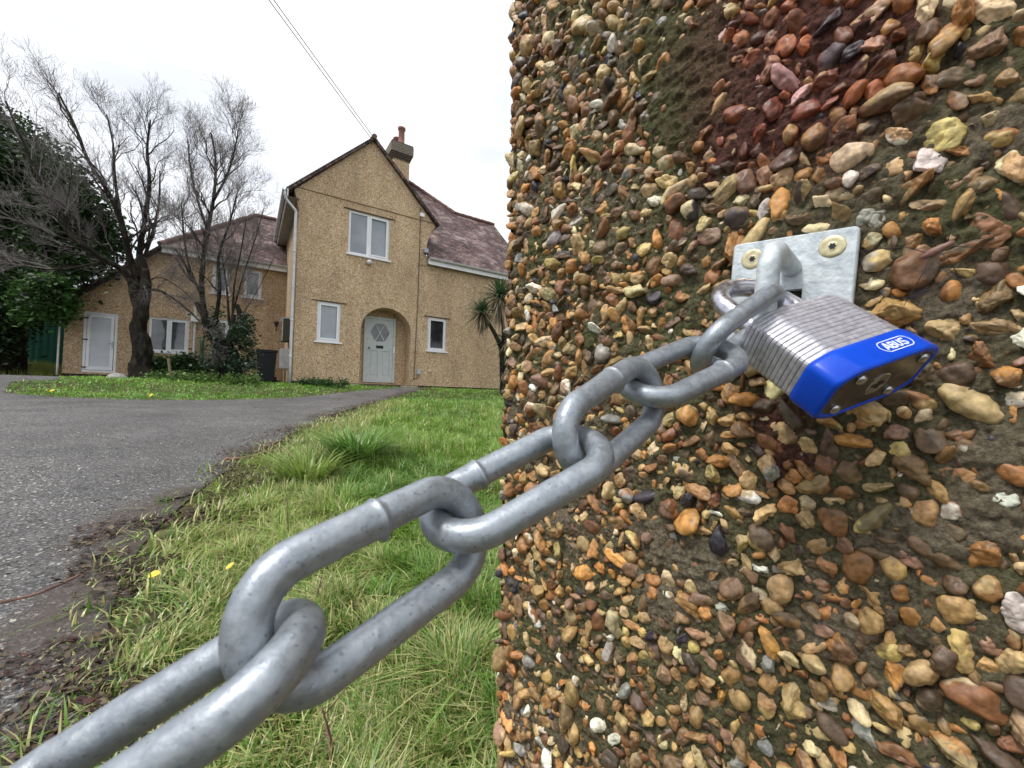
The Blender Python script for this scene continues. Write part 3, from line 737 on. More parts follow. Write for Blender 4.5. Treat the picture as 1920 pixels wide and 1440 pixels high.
M['asphalt'] = mat('worn_asphalt', (.036, .034, .034), (.080, .075, .072), scale=2.6, detail=9, rough=.62, rough2=.85, bump=1.0, bscale=170, bdist=.004, bdetail=3,
                   speck=[(190, .66, (.12, .115, .11)), (150, .78, (.030, .028, .028)), (170, .94, (.24, .23, .21)), (130, .988, (.42, .39, .33))])
F = F[fk]; used = np.unique(F); rm = np.full(X.size, -1); rm[used] = np.arange(len(used))
de, _, _ = seg_near(Xs, Ys, EW, False)
dirt = np.clip(1 - (de - .02) / .38, 0, 1) * sstep(n2(Xs, Ys, 3, 3, 81), .30, .60)
o = mesh('driveway', np.stack([Xs, Ys, Z], -1).reshape(-1, 3)[used], rm[F], M['asphalt'], None, True, np.repeat(dirt.reshape(-1, 1)[used], 3, 1)); o['kind'] = 'structure'
weather(M['asphalt'], (1, 1, 1), .9, .62, 1.22)
t_ = M['asphalt'].node_tree; pb = t_.nodes['Principled BSDF']; src = pb.inputs['Base Color'].links[0].from_socket
at_ = t_.nodes.new('ShaderNodeAttribute'); at_.attribute_name = 'Col'
nn_ = t_.nodes.new('ShaderNodeTexNoise'); nn_.inputs['Scale'].default_value = 22; nn_.inputs['Detail'].default_value = 7; nn_.inputs['Roughness'].default_value = .7
tcx = t_.nodes.new('ShaderNodeTexCoord'); t_.links.new(tcx.outputs['Object'], nn_.inputs['Vector'])
ad_ = t_.nodes.new('ShaderNodeMath'); ad_.operation = 'ADD'; t_.links.new(at_.outputs['Fac'], ad_.inputs[0]); t_.links.new(nn_.outputs[0], ad_.inputs[1])
m9 = t_.nodes.new('ShaderNodeMapRange'); m9.inputs[1].default_value = .8; m9.inputs[2].default_value = 1.15; m9.inputs[3].default_value = 0; m9.inputs[4].default_value = .75; t_.links.new(ad_.outputs[0], m9.inputs[0])
mm_ = t_.nodes.new('ShaderNodeMix'); mm_.data_type = 'RGBA'; t_.links.new(m9.outputs[0], mm_.inputs[0]); t_.links.new(src, mm_.inputs[6]); mm_.inputs[7].default_value = (.050, .034, .024, 1); t_.links.new(mm_.outputs[2], pb.inputs['Base Color'])

# ================================================================== HOUSE
M['render'] = mat('pebbledash_render', (.37, .245, .135), (.485, .340, .200), (.60, .450, .285), scale=32, detail=5, rough=.95, bump=.9, bscale=45, bdist=.014, ramp=(.38, .62),
                  speck=[(44, .88, (.66, .56, .41)), (38, .92, (.25, .17, .10))])
weather(M['render'])
M['white'] = mat('white_upvc', (.74, .75, .77), (.80, .81, .82), scale=3, rough=.35)
M['gutter'] = mat('weathered_white_gutter', (.50, .50, .51), (.68, .68, .69), scale=6, rough=.5)
M['glassw'] = mat('mid_grey_window_glass', (.045, .052, .058), (.13, .14, .145), scale=1.6, detail=2, rough=.05, spec=.9)  # darker grey tone for the lower wing panes
M['glass'] = mat('grey_window_glass', (.20, .225, .25), (.30, .325, .345), scale=1.1, detail=2, rough=.05, spec=.9)
M['glassm'] = mat('leaded_door_glass', (.035, .04, .045), (.11, .12, .13), scale=5, rough=.06, spec=.8)
M['glassd'] = mat('dark_window_glass', (.012, .013, .014), (.03, .032, .034), scale=2, rough=.05, spec=.6)
M['doorp'] = mat('pale_grey_green_paint', (.43, .465, .46), (.50, .53, .525), scale=8, rough=.5, bump=.1, bscale=80)
M['darkbrick'] = mat('damp_brick_plinth', (.05, .035, .025), (.12, .085, .055), scale=14, rough=.9, bump=.6, bscale=60, bdist=.01)
M['palestone'] = mat('pale_render_stone', (.36, .29, .22), (.46, .38, .30), scale=12, rough=.9)
M['dark'] = mat('dark_brown_matt', (.035, .03, .026), rough=.9)  # plain dark brown shared by cable, wires, lantern and edge strips
M['soffit'] = mat('grubby_soffit', (.30, .28, .25), (.40, .38, .35), scale=5, rough=.7)
M['terracotta'] = mat('terracotta', (.19, .08, .06), (.29, .135, .10), scale=14, rough=.8)
M['ridge'] = mat('plum_ridge_tiles', (.09, .04, .033), (.17, .085, .07), scale=14, rough=.8)
M['capbrick'] = mat('sooty_brick', (.14, .13, .10), (.26, .22, .17), scale=20, rough=.9)
def tile_mat(name, c1, c2, c3):
    m = bpy.data.materials.new(name); m.use_nodes = True; t = m.node_tree; N = t.nodes; L = t.links; p = N['Principled BSDF']
    uv = N.new('ShaderNodeUVMap'); uv.uv_map = 'UVMap'
    br_ = N.new('ShaderNodeTexBrick'); br_.inputs['Scale'].default_value = 1; br_.inputs['Brick Width'].default_value = .165; br_.inputs['Row Height'].default_value = .10
    br_.inputs['Mortar Size'].default_value = .012; br_.inputs['Color1'].default_value = (*c1, 1); br_.inputs['Color2'].default_value = (*c2, 1); br_.inputs['Mortar'].default_value = (.02, .014, .013, 1); br_.inputs['Bias'].default_value = -.1
    L.new(uv.outputs[0], br_.inputs['Vector'])
    n1 = N.new('ShaderNodeTexNoise'); n1.inputs['Scale'].default_value = 1.3; n1.inputs['Detail'].default_value = 8; n1.inputs['Roughness'].default_value = .7; L.new(uv.outputs[0], n1.inputs['Vector'])
    r = N.new('ShaderNodeValToRGB'); r.color_ramp.elements[0].position = .46; r.color_ramp.elements[0].color = (0, 0, 0, 1); r.color_ramp.elements[1].position = .74; r.color_ramp.elements[1].color = (1, 1, 1, 1); L.new(n1.outputs[0], r.inputs[0])
    mx_ = N.new('ShaderNodeMix'); mx_.data_type = 'RGBA'; L.new(r.outputs[0], mx_.inputs[0]); L.new(br_.outputs['Color'], mx_.inputs[6]); mx_.inputs[7].default_value = (*c3, 1)
    vo = N.new('ShaderNodeTexVoronoi'); vo.inputs['Scale'].default_value = 7; mp_ = N.new('ShaderNodeMapping'); mp_.inputs['Scale'].default_value = (1, 1.6, 1); L.new(uv.outputs[0], mp_.inputs[0]); L.new(mp_.outputs[0], vo.inputs['Vector'])
    hs = N.new('ShaderNodeSeparateColor'); L.new(vo.outputs['Color'], hs.inputs[0])
    mr = N.new('ShaderNodeMapRange'); mr.inputs[3].default_value = .4; mr.inputs[4].default_value = 1.7; L.new(hs.outputs[0], mr.inputs[0])
    vs = N.new('ShaderNodeVectorMath'); vs.operation = 'SCALE'; L.new(mx_.outputs[2], vs.inputs[0]); L.new(mr.outputs[0], vs.inputs['Scale']); L.new(vs.outputs[0], p.inputs['Base Color'])
    sx_ = N.new('ShaderNodeSeparateXYZ'); L.new(uv.outputs[0], sx_.inputs[0])
    m1 = N.new('ShaderNodeMath'); m1.operation = 'DIVIDE'; m1.inputs[1].default_value = .10; L.new(sx_.outputs[1], m1.inputs[0])
    m2 = N.new('ShaderNodeMath'); m2.operation = 'FRACT'; L.new(m1.outputs[0], m2.inputs[0])
    m3 = N.new('ShaderNodeMath'); m3.operation = 'SUBTRACT'; m3.inputs[0].default_value = 1; L.new(m2.outputs[0], m3.inputs[1])
    m4 = N.new('ShaderNodeMath'); m4.operation = 'MULTIPLY_ADD'; m4.inputs[1].default_value = .4; L.new(hs.outputs[1], m4.inputs[0]); L.new(m3.outputs[0], m4.inputs[2])
    b = N.new('ShaderNodeBump'); b.inputs['Strength'].default_value = .9; b.inputs['Distance'].default_value = .02; L.new(m4.outputs[0], b.inputs['Height']); L.new(b.outputs[0], p.inputs['Normal'])
    p.inputs['Roughness'].default_value = .82; p.inputs['Specular IOR Level'].default_value = .3
    return m
M['tile'] = tile_mat('plum_roof_tiles', (.048, .027, .025), (.118, .062, .052), (.25, .19, .175))

house = empty('house', HP(3, 3, .95), 'tan pebbledash two-storey house with a gabled front, arched porch and plum-coloured tiled roofs', 'house')
HM = lambda: MB(lambda v: HP(v[:, 0], v[:, 1], v[:, 2]))
def wall_sheet(name, outer, holes, b0, m, parent, reveal=None, back=.25):
    """outer, holes: (s,h) loops; b0: plane; reveal per hole"""
    loops = [outer] + holes
    T_ = tessellate_polygon([[Vector((s, h, 0)) for s, h in lp] for lp in loops])
    pts = [p for lp in loops for p in lp]; mb = HM()
    V = [(s, b0, h) for s, h in pts]
    F = []
    for t in T_:
        a, b, c = [np.array(pts[i]) for i in t]
        cr_ = (b[0] - a[0]) * (c[1] - a[1]) - (b[1] - a[1]) * (c[0] - a[0])
        F.append(list(t) if cr_ > 0 else list(t)[::-1])
    mb.add(V, F)
    for k_, hl_ in enumerate(holes):
        dpt = reveal[k_]; n = len(hl_)
        V = [(s, b0, h) for s, h in hl_] + [(s, b0 + dpt, h) for s, h in hl_]
        mb.add(V, [(i, i + n, (i + 1) % n + n, (i + 1) % n) for i in range(n)])
    n = len(outer)
    V = [(s, b0, h) for s, h in outer] + [(s, b0 + back, h) for s, h in outer]
    mb.add(V, [(i, (i + 1) % n, (i + 1) % n + n, i + n) for i in range(n)])
    return mb.build(name, m, parent)
rect = lambda a, b, c, d: [(a, c), (b, c), (b, d), (a, d)]
ac, ar, asp = 3.565, .775, 2.56
arch = [(ac - ar, .93)] + [(ac + ar * math.cos(t), asp + ar * .98 * math.sin(t)) for t in np.linspace(math.pi, 0, 25)] + [(ac + ar, .93)]
front = [(1.04, .955), (2.2, .95), (4.5, .945), (9.0, .93), (9.0, 5.2), (4.78, 5.2), (4.78, 5.55), (4.83, 5.78), (4.94, 6.02), (5.08, 6.26), (2.99, 8.38), (.92, 6.26), (.98, 6.0), (1.04, 5.75)]
arch_h = [(s, max(h, .96)) for s, h in arch]
W1 = (2.36, 3.56, 4.79, 6.09); W2 = (1.60, 2.22, 2.12, 3.25); W3 = (4.90, 5.55, 2.11, 3.21)
wall_sheet('wall', front, [arch_h, rect(*W1), rect(*W2), rect(*W3)], 0, M['render'], house, [.55, .11, .11, .11])
# porch back wall
mb = HM(); mb.add([(ac - ar - .05, .55, .93), (ac + ar + .05, .55, .93), (ac + ar + .05, .55, 3.5), (ac - ar - .05, .55, 3.5)], [(0, 1, 2, 3)]); mb.build('porch_wall', M['render'], house)
mb = HM(); mb.add([(1.04, 0, .95), (1.04, 8, .95), (1.04, 8, 6.4), (1.04, 0, 6.4)], [(0, 3, 2, 1)]).build('side_wall', M['render'], house)
# side of the right wing
mb = HM(); mb.add([(9.0, 0, .5), (9.0, 6.4, .5), (9.0, 6.4, 5.2), (9.0, 3.05, 8.3), (9.0, 0, 5.2)], [(0, 1, 2, 3, 4)]).build('end_wall', M['render'], house)
mb = HM(); mb.box(1.09, 2.77, .05, .3, .5, .952); mb.box(4.36, 8.98, .05, .3, .5, .944); mb.box(1.09, 1.3, .3, 3.5, .5, .95); mb.build('plinth', M['darkbrick'], house)
mb = HM(); mb.box(2.55, 2.80, -.02, .5, .6, .93); mb.build('plinth_block', M['palestone'], house)
mb = HM(); mb.box(4.05, 4.60, -.02, .6, .6, .93); mb.build('plinth_block', M['palestone'], house)
mb = HM(); mb.box(2.802, 4.048, -.03, .62, .62, .95); mb.build('doorstep', M['darkbrick'], house)
# left wing
lw_out = [(-4.26, 1.04), (1.04, 1.04), (1.04, 5.05), (-2.3, 5.05), (-4.26, 3.16)]
L1 = (-3.89, -3.19, 1.10, 2.81); L2 = (-2.515, -1.565, 1.79, 2.83); L3 = (-.20, .31, 3.79, 4.71); L4 = (-1.05, -.60, 3.79, 4.71)
L5 = (-.95, -.55, 1.85, 2.95)
wall_sheet('wing_wall', lw_out, [rect(*q) for q in (L1, L2, L3, L4, L5)], 3.5, M['render'], house, [.08] * 5)
mb = HM(); mb.box(-4.22, 1.0, 3.56, 3.7, .6, 1.042); mb.build('wing_plinth', M['darkbrick'], house)
mb = HM(); mb.add([(-4.26, 3.5, .6), (-4.26, 9, .6), (-4.26, 9, 3.16), (-4.26, 3.5, 3.16)], [(0, 3, 2, 1)]); mb.build('wing_end_wall', M['render'], house)
# back of everything
mb = HM(); mb.add([(-4.26, 9, .6), (9, 9, .6), (9, 9, 5), (-4.26, 9, 5)], [(0, 1, 2, 3)]); mb.build('rear_wall', M['render'], house)

def roof(name, pts, u, parent, thick=.07, m='tile'):
    """pts (s,b,h) loop on one plane; u: unit vector along the eave in (s,b,h)"""
    P = np.array(pts, float); u = np.array(u, float); u /= np.linalg.norm(u)
    n_ = np.cross(P[1] - P[0], P[2] - P[0]); n_ /= np.linalg.norm(n_)
    if n_[2] < 0: n_ = -n_
    v_ = np.cross(n_, u)
    if v_[2] < 0: v_ = -v_
    k = len(P); Q = P - n_ * thick
    V = np.vstack([P, Q]); F = [list(range(k)), list(range(k, 2 * k))[::-1]] + [[i, i + k, (i + 1) % k + k, (i + 1) % k] for i in range(k)]
    uvs = np.column_stack([V @ u, V @ v_]) + 30
    return mesh(name, HP(V[:, 0], V[:, 1], V[:, 2]), F, M[m], parent, False, uv=uvs)
R1 = [(4.80, -.22, 5.10), (9.08, -.22, 5.10), (9.08, 3.05, 8.37), (7.16, 3.05, 8.37), (5.55, 4.72, 10.04), (4.6, 4.72, 10.04), (3.0, 3.13, 8.45), (4.85, 1.28, 6.6), (4.80, .9, 6.22)]
rf = roof('roof', R1, (1, 0, 0), house)
roof('roof', [(2.99, -.12, 8.46), (2.99, 7.5, 8.46), (.70, 7.5, 6.17), (.70, -.12, 6.17)], (0, 1, 0), house, .06)
roof('roof', [(2.995, -.12, 8.46), (5.17, -.12, 6.285), (5.17, 2.2, 6.285), (2.995, 3.6, 8.46)], (0, 1, 0), house, .06)
roof('roof', [(-2.32, 3.28, 4.98), (1.03, 3.28, 4.98), (1.03, 5.66, 7.36), (.07, 5.66, 7.36)], (1, 0, 0), house)
roof('roof', [(.07, 5.66, 7.36), (-2.32, 3.28, 4.98), (-4.42, 3.28, 2.92), (-4.42, 9.1, 2.92), (-2.3, 8.1, 4.98)], (0, 1, 0), house)
roof('roof', [(.07, 5.66, 7.36), (4, 5.66, 7.36), (4, 9.1, 3.95), (-2.3, 8.1, 4.98)], (1, 0, 0), house)
roof('roof', [(7.16, 3.05, 8.37), (9.08, 3.05, 8.37), (9.08, 6.3, 5.1), (7.16, 6.3, 5.1)], (1, 0, 0), house)
roof('roof', [(5.55, 4.72, 10.04), (7.16, 3.05, 8.37), (7.16, 6.4, 8.37)], (0, 1, 0), house)
roof('roof', [(5.55, 4.72, 10.04), (7.16, 6.4, 8.37), (7.3, 9.1, 5.6), (3.0, 9.1, 5.6), (4.6, 4.72, 10.04)], (1, 0, 0), house)
for a_, b_ in (((2.99, -.14, 8.47), (2.99, 3.4, 8.47)), ((9.08, 3.05, 8.39), (7.16, 3.05, 8.39)), ((7.16, 3.05, 8.39), (5.55, 4.72, 10.06)), ((.07, 5.66, 7.38), (1.03, 5.66, 7.38)), ((.07, 5.66, 7.38), (-2.32, 3.28, 5.0))):
    mb = HM(); a_, b_ = np.array(a_), np.array(b_); n = max(2, int(np.linalg.norm(b_ - a_) / .3))
    for i in range(n):
        p, q = a_ + (b_ - a_) * i / n, a_ + (b_ - a_) * (i + 1) / n
        mb.tube([p, q], [.075, .09], 10)
    mb.build('ridge_tiles', M['ridge'], rf, False)
# verge: dark undercloak and tile edges along the gable rakes
mb = HM()
for sg, s1, h1 in ((-1, .72, 6.19), (1, 5.16, 6.29)):
    n = 40
    for i in range(n):
        t0, t1 = i / n, (i + 1) / n
        sa, ha = 2.99 + (s1 - 2.99) * t0, 8.46 + (h1 - 8.46) * t0; sb, hb_ = 2.99 + (s1 - 2.99) * t1, 8.46 + (h1 - 8.46) * t1
        V = [(sa, b, ha + o_) for b in (-.12, -.01) for o_ in (-.035, .014)] + [(sb, b, hb_ + o_) for b in (-.12, -.01) for o_ in (-.035, .03)]
        mb.add(V, [(0, 1, 3, 2), (4, 6, 7, 5), (0, 4, 5, 1), (2, 3, 7, 6), (0, 2, 6, 4), (1, 5, 7, 3)])
mb.build('verge_tiles', M['tile'], rf)
# gutters, fascias and downpipes
def gutter(p, q, fas=(0, .04, 0), drop=.0):
    p, q = np.array(p, float), np.array(q, float)
    mb = HM(); T_ = q - p; T_ /= np.linalg.norm(T_); o_ = np.array(fas, float); V = []; n = 9
    on = -np.array([o_[0], o_[1], 0]); on /= np.linalg.norm(on)
    for e in (p, q):
        for r_ in (.058, .052):
            for t in np.linspace(0, math.pi, n): V.append(e + on * (.06 - r_ * math.cos(t)) + np.array([0, 0, -r_ * math.sin(t)]))
    m = 2 * n
    F = [(i, i + 1, m + i + 1, m + i) for i in range(n - 1)] + [(n + i, m + n + i, m + n + i + 1, n + i + 1) for i in range(n - 1)]
    F += [(0, m, m + n, n), (n - 1, 2 * n - 1, m + 2 * n - 1, m + n - 1)]
    F += [[i, n + i, n + i + 1, i + 1] for i in range(n - 1)] + [[m + i, m + i + 1, m + n + i + 1, m + n + i] for i in range(n - 1)]
    mb.add(V, F); g1 = mb.build('gutter', M['gutter'], house)
    mb = HM(); dn = np.array([0, 0, -.19]); bk = -on * .025
    V = [p, p + dn, q + dn, q, p + bk, p + dn + bk, q + dn + bk, q + bk]
    mb.add(V, [(0, 1, 2, 3), (7, 6, 5, 4), (0, 4, 5, 1), (3, 2, 6, 7), (1, 5, 6, 2), (0, 3, 7, 4)]); mb.build('fascia', M['white'], house)
gutter((4.80, -.18, 5.09), (9.0, -.18, 5.09), (0, 1, 0))
gutter((-2.28, 3.32, 4.97), (1.03, 3.32, 4.97), (0, 1, 0))
gutter((.74, -.14, 6.17), (.74, 7.0, 6.17), (1, 0, 0))
mb = HM(); mb.add([(.76, -.1, 5.99), (1.04, -.1, 5.99), (1.04, 7, 5.99), (.76, 7, 5.99)], [(0, 1, 2, 3)]); mb.build('soffit', M['soffit'], house)
mb = HM(); mb.add([(4.8, -.17, 4.92), (9, -.17, 4.92), (9, 0, 4.92), (4.8, 0, 4.92)], [(0, 1, 2, 3)])
mb.build('soffit', M['soffit'], house); mb = HM(); mb.add([(-2.3, 3.33, 4.8), (1.03, 3.33, 4.8), (1.03, 3.5, 4.8), (-2.3, 3.5, 4.8)], [(0, 1, 2, 3)]); mb.build('soffit', M['soffit'], house)
mb = HM(); mb.add([(-2.30, 3.30, 4.86), (-4.40, 3.30, 2.80), (-4.40, 3.30, 2.72), (-2.30, 3.30, 4.78)], [(0, 1, 2, 3)]); mb.build('barge_board', M['dark'], house)
def pipe(pts, r=.035, m='gutter', nm='downpipe', clips=()):
    mb = HM(); mb.tube(bez(pts, 4), r, 10)
    for z in clips: mb.lathe((pts[-1][0], pts[-1][1], z), [(r, 0), (r * 1.35, .005), (r * 1.35, .04), (r, .045)], 10)
    return mb.build(nm, M[m], house, True)
pipe([(.69, -.10, 6.10), (.69, -.10, 6.0), (.74, -.08, 5.88), (.90, -.05, 5.72), (.97, -.04, 5.62), (.97, -.04, 5.4), (.97, -.04, 3.3), (.97, -.04, .86)], .036, clips=(4.5, 2.6, 1.6, 3.5))
pipe([(-1.42, 3.44, 3.4), (-1.42, 3.44, 3.0), (-1.42, 3.44, 2.3), (-1.42, 3.44, 1.55)], .034)
M['greenpaint'] = mat('dark_green_paint', (.012, .07, .035), (.02, .10, .05), scale=8, rough=.5)
pipe([(-1.22, 3.43, 2.3), (-1.22, 3.43, 1.6), (-1.22, 3.43, .95)], .05, 'greenpaint', 'soil_pipe')
pipe([(-4.33, 3.42, 2.9), (-4.33, 3.42, 2.0), (-4.33, 3.42, .98)], .022)
mb = HM(); mb.box(-1.52, -1.32, 3.34, 3.5, 2.78, 2.94); mb.build('rainwater_hopper', M['white'], house)
mb = HM(); mb.box(-1.66, -1.50, 3.475, 3.5, 2.93, 3.07); vt = mb.build('air_vent', mat('cream_vent', (.6, .55, .38)), house)
mb = HM(); mb.box(-1.62, -1.54, 3.468, 3.474, 2.97, 3.03); mb.build('vent_grille', M['black'], vt)

def window(b, s0, s1, h0, h1, panes, g='glass', sill=True, mull=None, fw=.062, lintel=None):
    """frame with panes as sub-parts; panes: list of (s0,s1) fractions"""
    mb = HM(); y0, y1 = b + .035, b + .10
    mb.box(s0, s0 + fw, y0, y1, h0, h1); mb.box(s1 - fw, s1, y0, y1, h0, h1)
    mb.box(s0 + fw, s1 - fw, y0, y1, h0, h0 + fw); mb.box(s0 + fw, s1 - fw, y0, y1, h1 - fw, h1)
    ed = [s0 + fw] + [s0 + (s1 - s0) * f_ for f_ in panes] + [s1 - fw]
    for f_ in ed[1:-1]: mb.box(f_ - .045, f_ + .045, y0, y1, h0 + fw, h1 - fw)
    # raised sash on the opening light (the last one)
    a, c = ed[-2] + (.045 if len(ed) > 2 else 0), ed[-1]; k = .034
    mb.box(a, a + k, y0 - .022, y0 + .01, h0 + fw, h1 - fw); mb.box(c - k, c, y0 - .022, y0 + .01, h0 + fw, h1 - fw)
    mb.box(a + k, c - k, y0 - .022, y0 + .01, h0 + fw, h0 + fw + k); mb.box(a + k, c - k, y0 - .022, y0 + .01, h1 - fw - k, h1 - fw)
    w_ = mb.build('window', M['white'], house)
    for i in range(len(ed) - 1):
        a = ed[i] + (.045 if i else 0); c = ed[i + 1] - (.045 if i < len(ed) - 2 else 0)
        mb = HM(); mb.box(a, c, y0 + .03, y0 + .034, h0 + fw, h1 - fw); mb.build('pane', M[g], w_)
    if sill:
        mb = HM(); mb.box(s0 - .06, s1 + .06, b - .05, b + .04, h0 - .045, h0 - .002); mb.build('sill', M['white'], w_)
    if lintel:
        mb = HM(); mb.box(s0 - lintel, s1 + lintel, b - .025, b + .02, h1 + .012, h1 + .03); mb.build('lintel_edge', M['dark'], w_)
window(0, *W1, [.48], 'glass', lintel=.16)
window(0, *W2, [], 'glass', lintel=.16)
window(0, *W3, [], 'glassd', lintel=.14)
window(3.5, *L2, [.48], 'glassw'); window(3.5, *L3, [], 'glass'); window(3.5, *L4, [], 'glass'); window(3.5, *L5, [], 'glassw')
# white garage-like side door
mb = HM(); a, c, e, f_ = L1; y0, y1 = 3.52, 3.58
mb.box(a, a + .06, y0, y1, e, f_); mb.box(c - .06, c, y0, y1, e, f_); mb.box(a + .06, c - .06, y0, y1, e, e + .05); mb.box(a + .06, c - .06, y0, y1, f_ - .06, f_)
mb.box(a + .072, a + .14, y0 - .012, y1, e + .06, f_ - .07); mb.box(c - .14, c - .072, y0 - .012, y1, e + .06, f_ - .07); mb.box(a + .14, c - .14, y0 - .012, y1, e + .06, e + .16); mb.box(a + .14, c - .14, y0 - .012, y1, f_ - .15, f_ - .07)
sdoor = mb.build('door', M['white'], house); sdoor['label'] = 'plain white side door with hinges on its left'
mb = HM(); mb.box(a + .14, c - .14, y0 + .008, y1, e + .16, f_ - .15); mb.build('door_panel', mat('white_door_panel', (.50, .53, .58), (.58, .60, .64), scale=3, rough=.4), sdoor)
mb = HM(); mb.box(c - .17, c - .08, y0 - .05, y0 - .03, e + .82, e + .84); mb.box(c - .10, c - .085, y0 - .03, y0 - .01, e + .70, e + .9); mb.build('handle', M['galv'], sdoor)
for hz in (e + .12, e + .9, f_ - .2):
    mb = HM(); mb.box(a - .01, a + .10, y0 - .03, y0 - .012, hz, hz + .03); mb.build('hinge', M['black'], sdoor)
# front door in the porch
mb = HM(); b = .50; d0, d1, z0, z1 = 3.08, 3.92, 1.02, 3.02
mb.box(d0 - .07, d0, b - .02, b + .06, z0 - .01, z1 + .07); mb.box(d1, d1 + .07, b - .02, b + .06, z0 - .01, z1 + .07); mb.box(d0, d1, b - .02, b + .06, z1 + .003, z1 + .07)
fdoor = mb.build('front_door', M['doorp'], house); fdoor['label'] = 'pale grey panelled front door with a six-sided window'
hx, hz_, hr = 3.50, 2.60, .30
hexa = [(hx + hr * 1.02 * math.cos(R(60 * k)), hz_ + hr * 1.08 * math.sin(R(60 * k))) for k in range(6)]
pan = [(d0 + .10, hx - .05, 1.20, 2.02), (hx + .05, d1 - .10, 1.20, 2.02)]
lf = [rect(*p_) for p_ in pan]; slot_ = rect(3.39, 3.61, 2.13, 2.19)
wall_sheet('door_leaf', rect(d0 + .003, d1 - .003, z0, z1), [hexa] + lf, b, M['doorp'], fdoor, [.02, .022, .022], .03)
mb = HM(); mb.add([(s, b + .018, h) for s, h in hexa], [list(range(6))]); mb.build('door_glass', M['glassm'], fdoor)
mb = HM()
for k in (1, 2):
    p, q = np.array(hexa[k]), np.array(hexa[k + 3])
    dd_ = (q - p) / np.linalg.norm(q - p); n_ = np.array([-dd_[1], dd_[0]]) * .011
    mb.add([(x, yy, z) for yy in (b + .002 + k * .002, b + .017) for x, z in (p + n_, p - n_, q - n_, q + n_)], [(0, 1, 2, 3), (7, 6, 5, 4), (0, 4, 5, 1), (3, 2, 6, 7), (1, 5, 6, 2), (0, 3, 7, 4)])
mb.build('glazing_bar', M['doorp'], fdoor)
for (a, c, e, f_) in pan:
    mb = HM(); mb.box(a - .0, c, b + .021, b + .03, e, f_); mb.box(a + .06, c - .06, b + .008, b + .021, e + .06, f_ - .06); mb.build('door_panel', M['doorp'], fdoor)
mb = HM(); mb.box(3.39, 3.61, b - .012, b, 2.10, 2.19); mb.box(3.40, 3.60, b - .016, b - .012, 2.115, 2.175); lb2 = mb.build('letter_slot', M['black'], fdoor)
mb = HM(); mb.lathe((3.15, b - .05, 2.08), [(.012, 0), (.012, .03), (.03, .035), (.034, .05), (.02, .065), (.002, .068)], 14, (0, -1, 0)); mb.build('door_knob', M['baseplate'], fdoor, True); mb = HM(); mb.lathe((3.12, b - .002, 2.36), [(.014, 0), (.014, .01), (.002, .012)], 10, (0, -1, 0)); mb.build('door_lock', M['baseplate'], fdoor, True)
# house number 48
mb = HM()
def dig(mb, segs, x, z, k=.055):
    for sg in segs:
        for p, q in zip(sg[:-1], sg[1:]):
            p, q = np.array([x + p[0] * k * .6, z + p[1] * k]), np.array([x + q[0] * k * .6, z + q[1] * k]); d_ = q - p; L_ = np.linalg.norm(d_); d_ /= L_; n_ = np.array([-d_[1], d_[0]]) * .005
            mb.add([(u_, yy, w_) for yy in (b - .006, b - .001) for u_, w_ in (p + n_, p - n_, q - n_, q + n_)], [(0, 1, 2, 3), (7, 6, 5, 4), (0, 4, 5, 1), (3, 2, 6, 7), (1, 5, 6, 2), (0, 3, 7, 4)])
dig(mb, [[(.7, -1), (.7, 1), (-.1, -.3), (1, -.3)]], 3.70, 2.11)
dig(mb, [[(.5, 0), (.95, .3), (.95, .75), (.5, 1), (.05, .75), (.05, .3), (.5, 0), (1, -.35), (1, -.75), (.5, -1), (0, -.75), (0, -.35), (.5, 0)]], 3.765, 2.11)
mb.build('house_number', M['gutter'], fdoor)
mb = HM(); mb.box(3.925, 3.965, b - .05, b - .021, 1.98, 2.18); mb.build('bell_push', M['white'], fdoor)
# string courses and small fittings
mb = HM(); mb.box(.95, 5.06, -.018, .0, 6.33, 6.350); mb.box(4.5, 4.8, -.012, 0, 4.86, 4.875); mb.build('string_course', mat('stained_render_edge', (.16, .105, .05), (.24, .165, .085), scale=9, rough=.95), house)
mb = HM(); mb.lathe((2.97, -.001, 4.62), [(.075, 0), (.078, .03), (.07, .07), (.045, .10), (.002, .112)], 20, (0, -1, 0)); lamp = mb.build('wall_lamp', M['gutter'], house, True)
mb = HM(); mb.box(4.52, 4.65, -.07, -.0, 6.44, 6.56); mb.build('sensor_box', M['white'], house)
mb = HM(); mb.box(4.66, 4.79, -.14, -.0, 5.27, 5.40); mb.build('junction_box', M['galv'], house)
mb = HM(); mb.box(4.575, 4.68, -.07, -.0, 1.31, 1.46); mb.build('socket_box', mat('grey_plastic', (.36, .40, .46)), house)
mb = HM(); mb.box(4.95, 5.04, -.03, -.0, 1.42, 1.47); mb.build('overflow_tile', mat('cream_plastic', (.62, .54, .38)), house)
mb = HM(); mb.tube(bez([(4.54, -.012, 6.72), (4.54, -.012, 5.5), (4.53, -.012, 4.0), (4.50, -.012, 2.5), (4.47, -.012, 1.25), (4.49, -.012, 1.17), (4.56, -.012, 1.18), (4.62, -.012, 1.30)], 6), .010, 6); mb.build('cable', M['dark'], house)
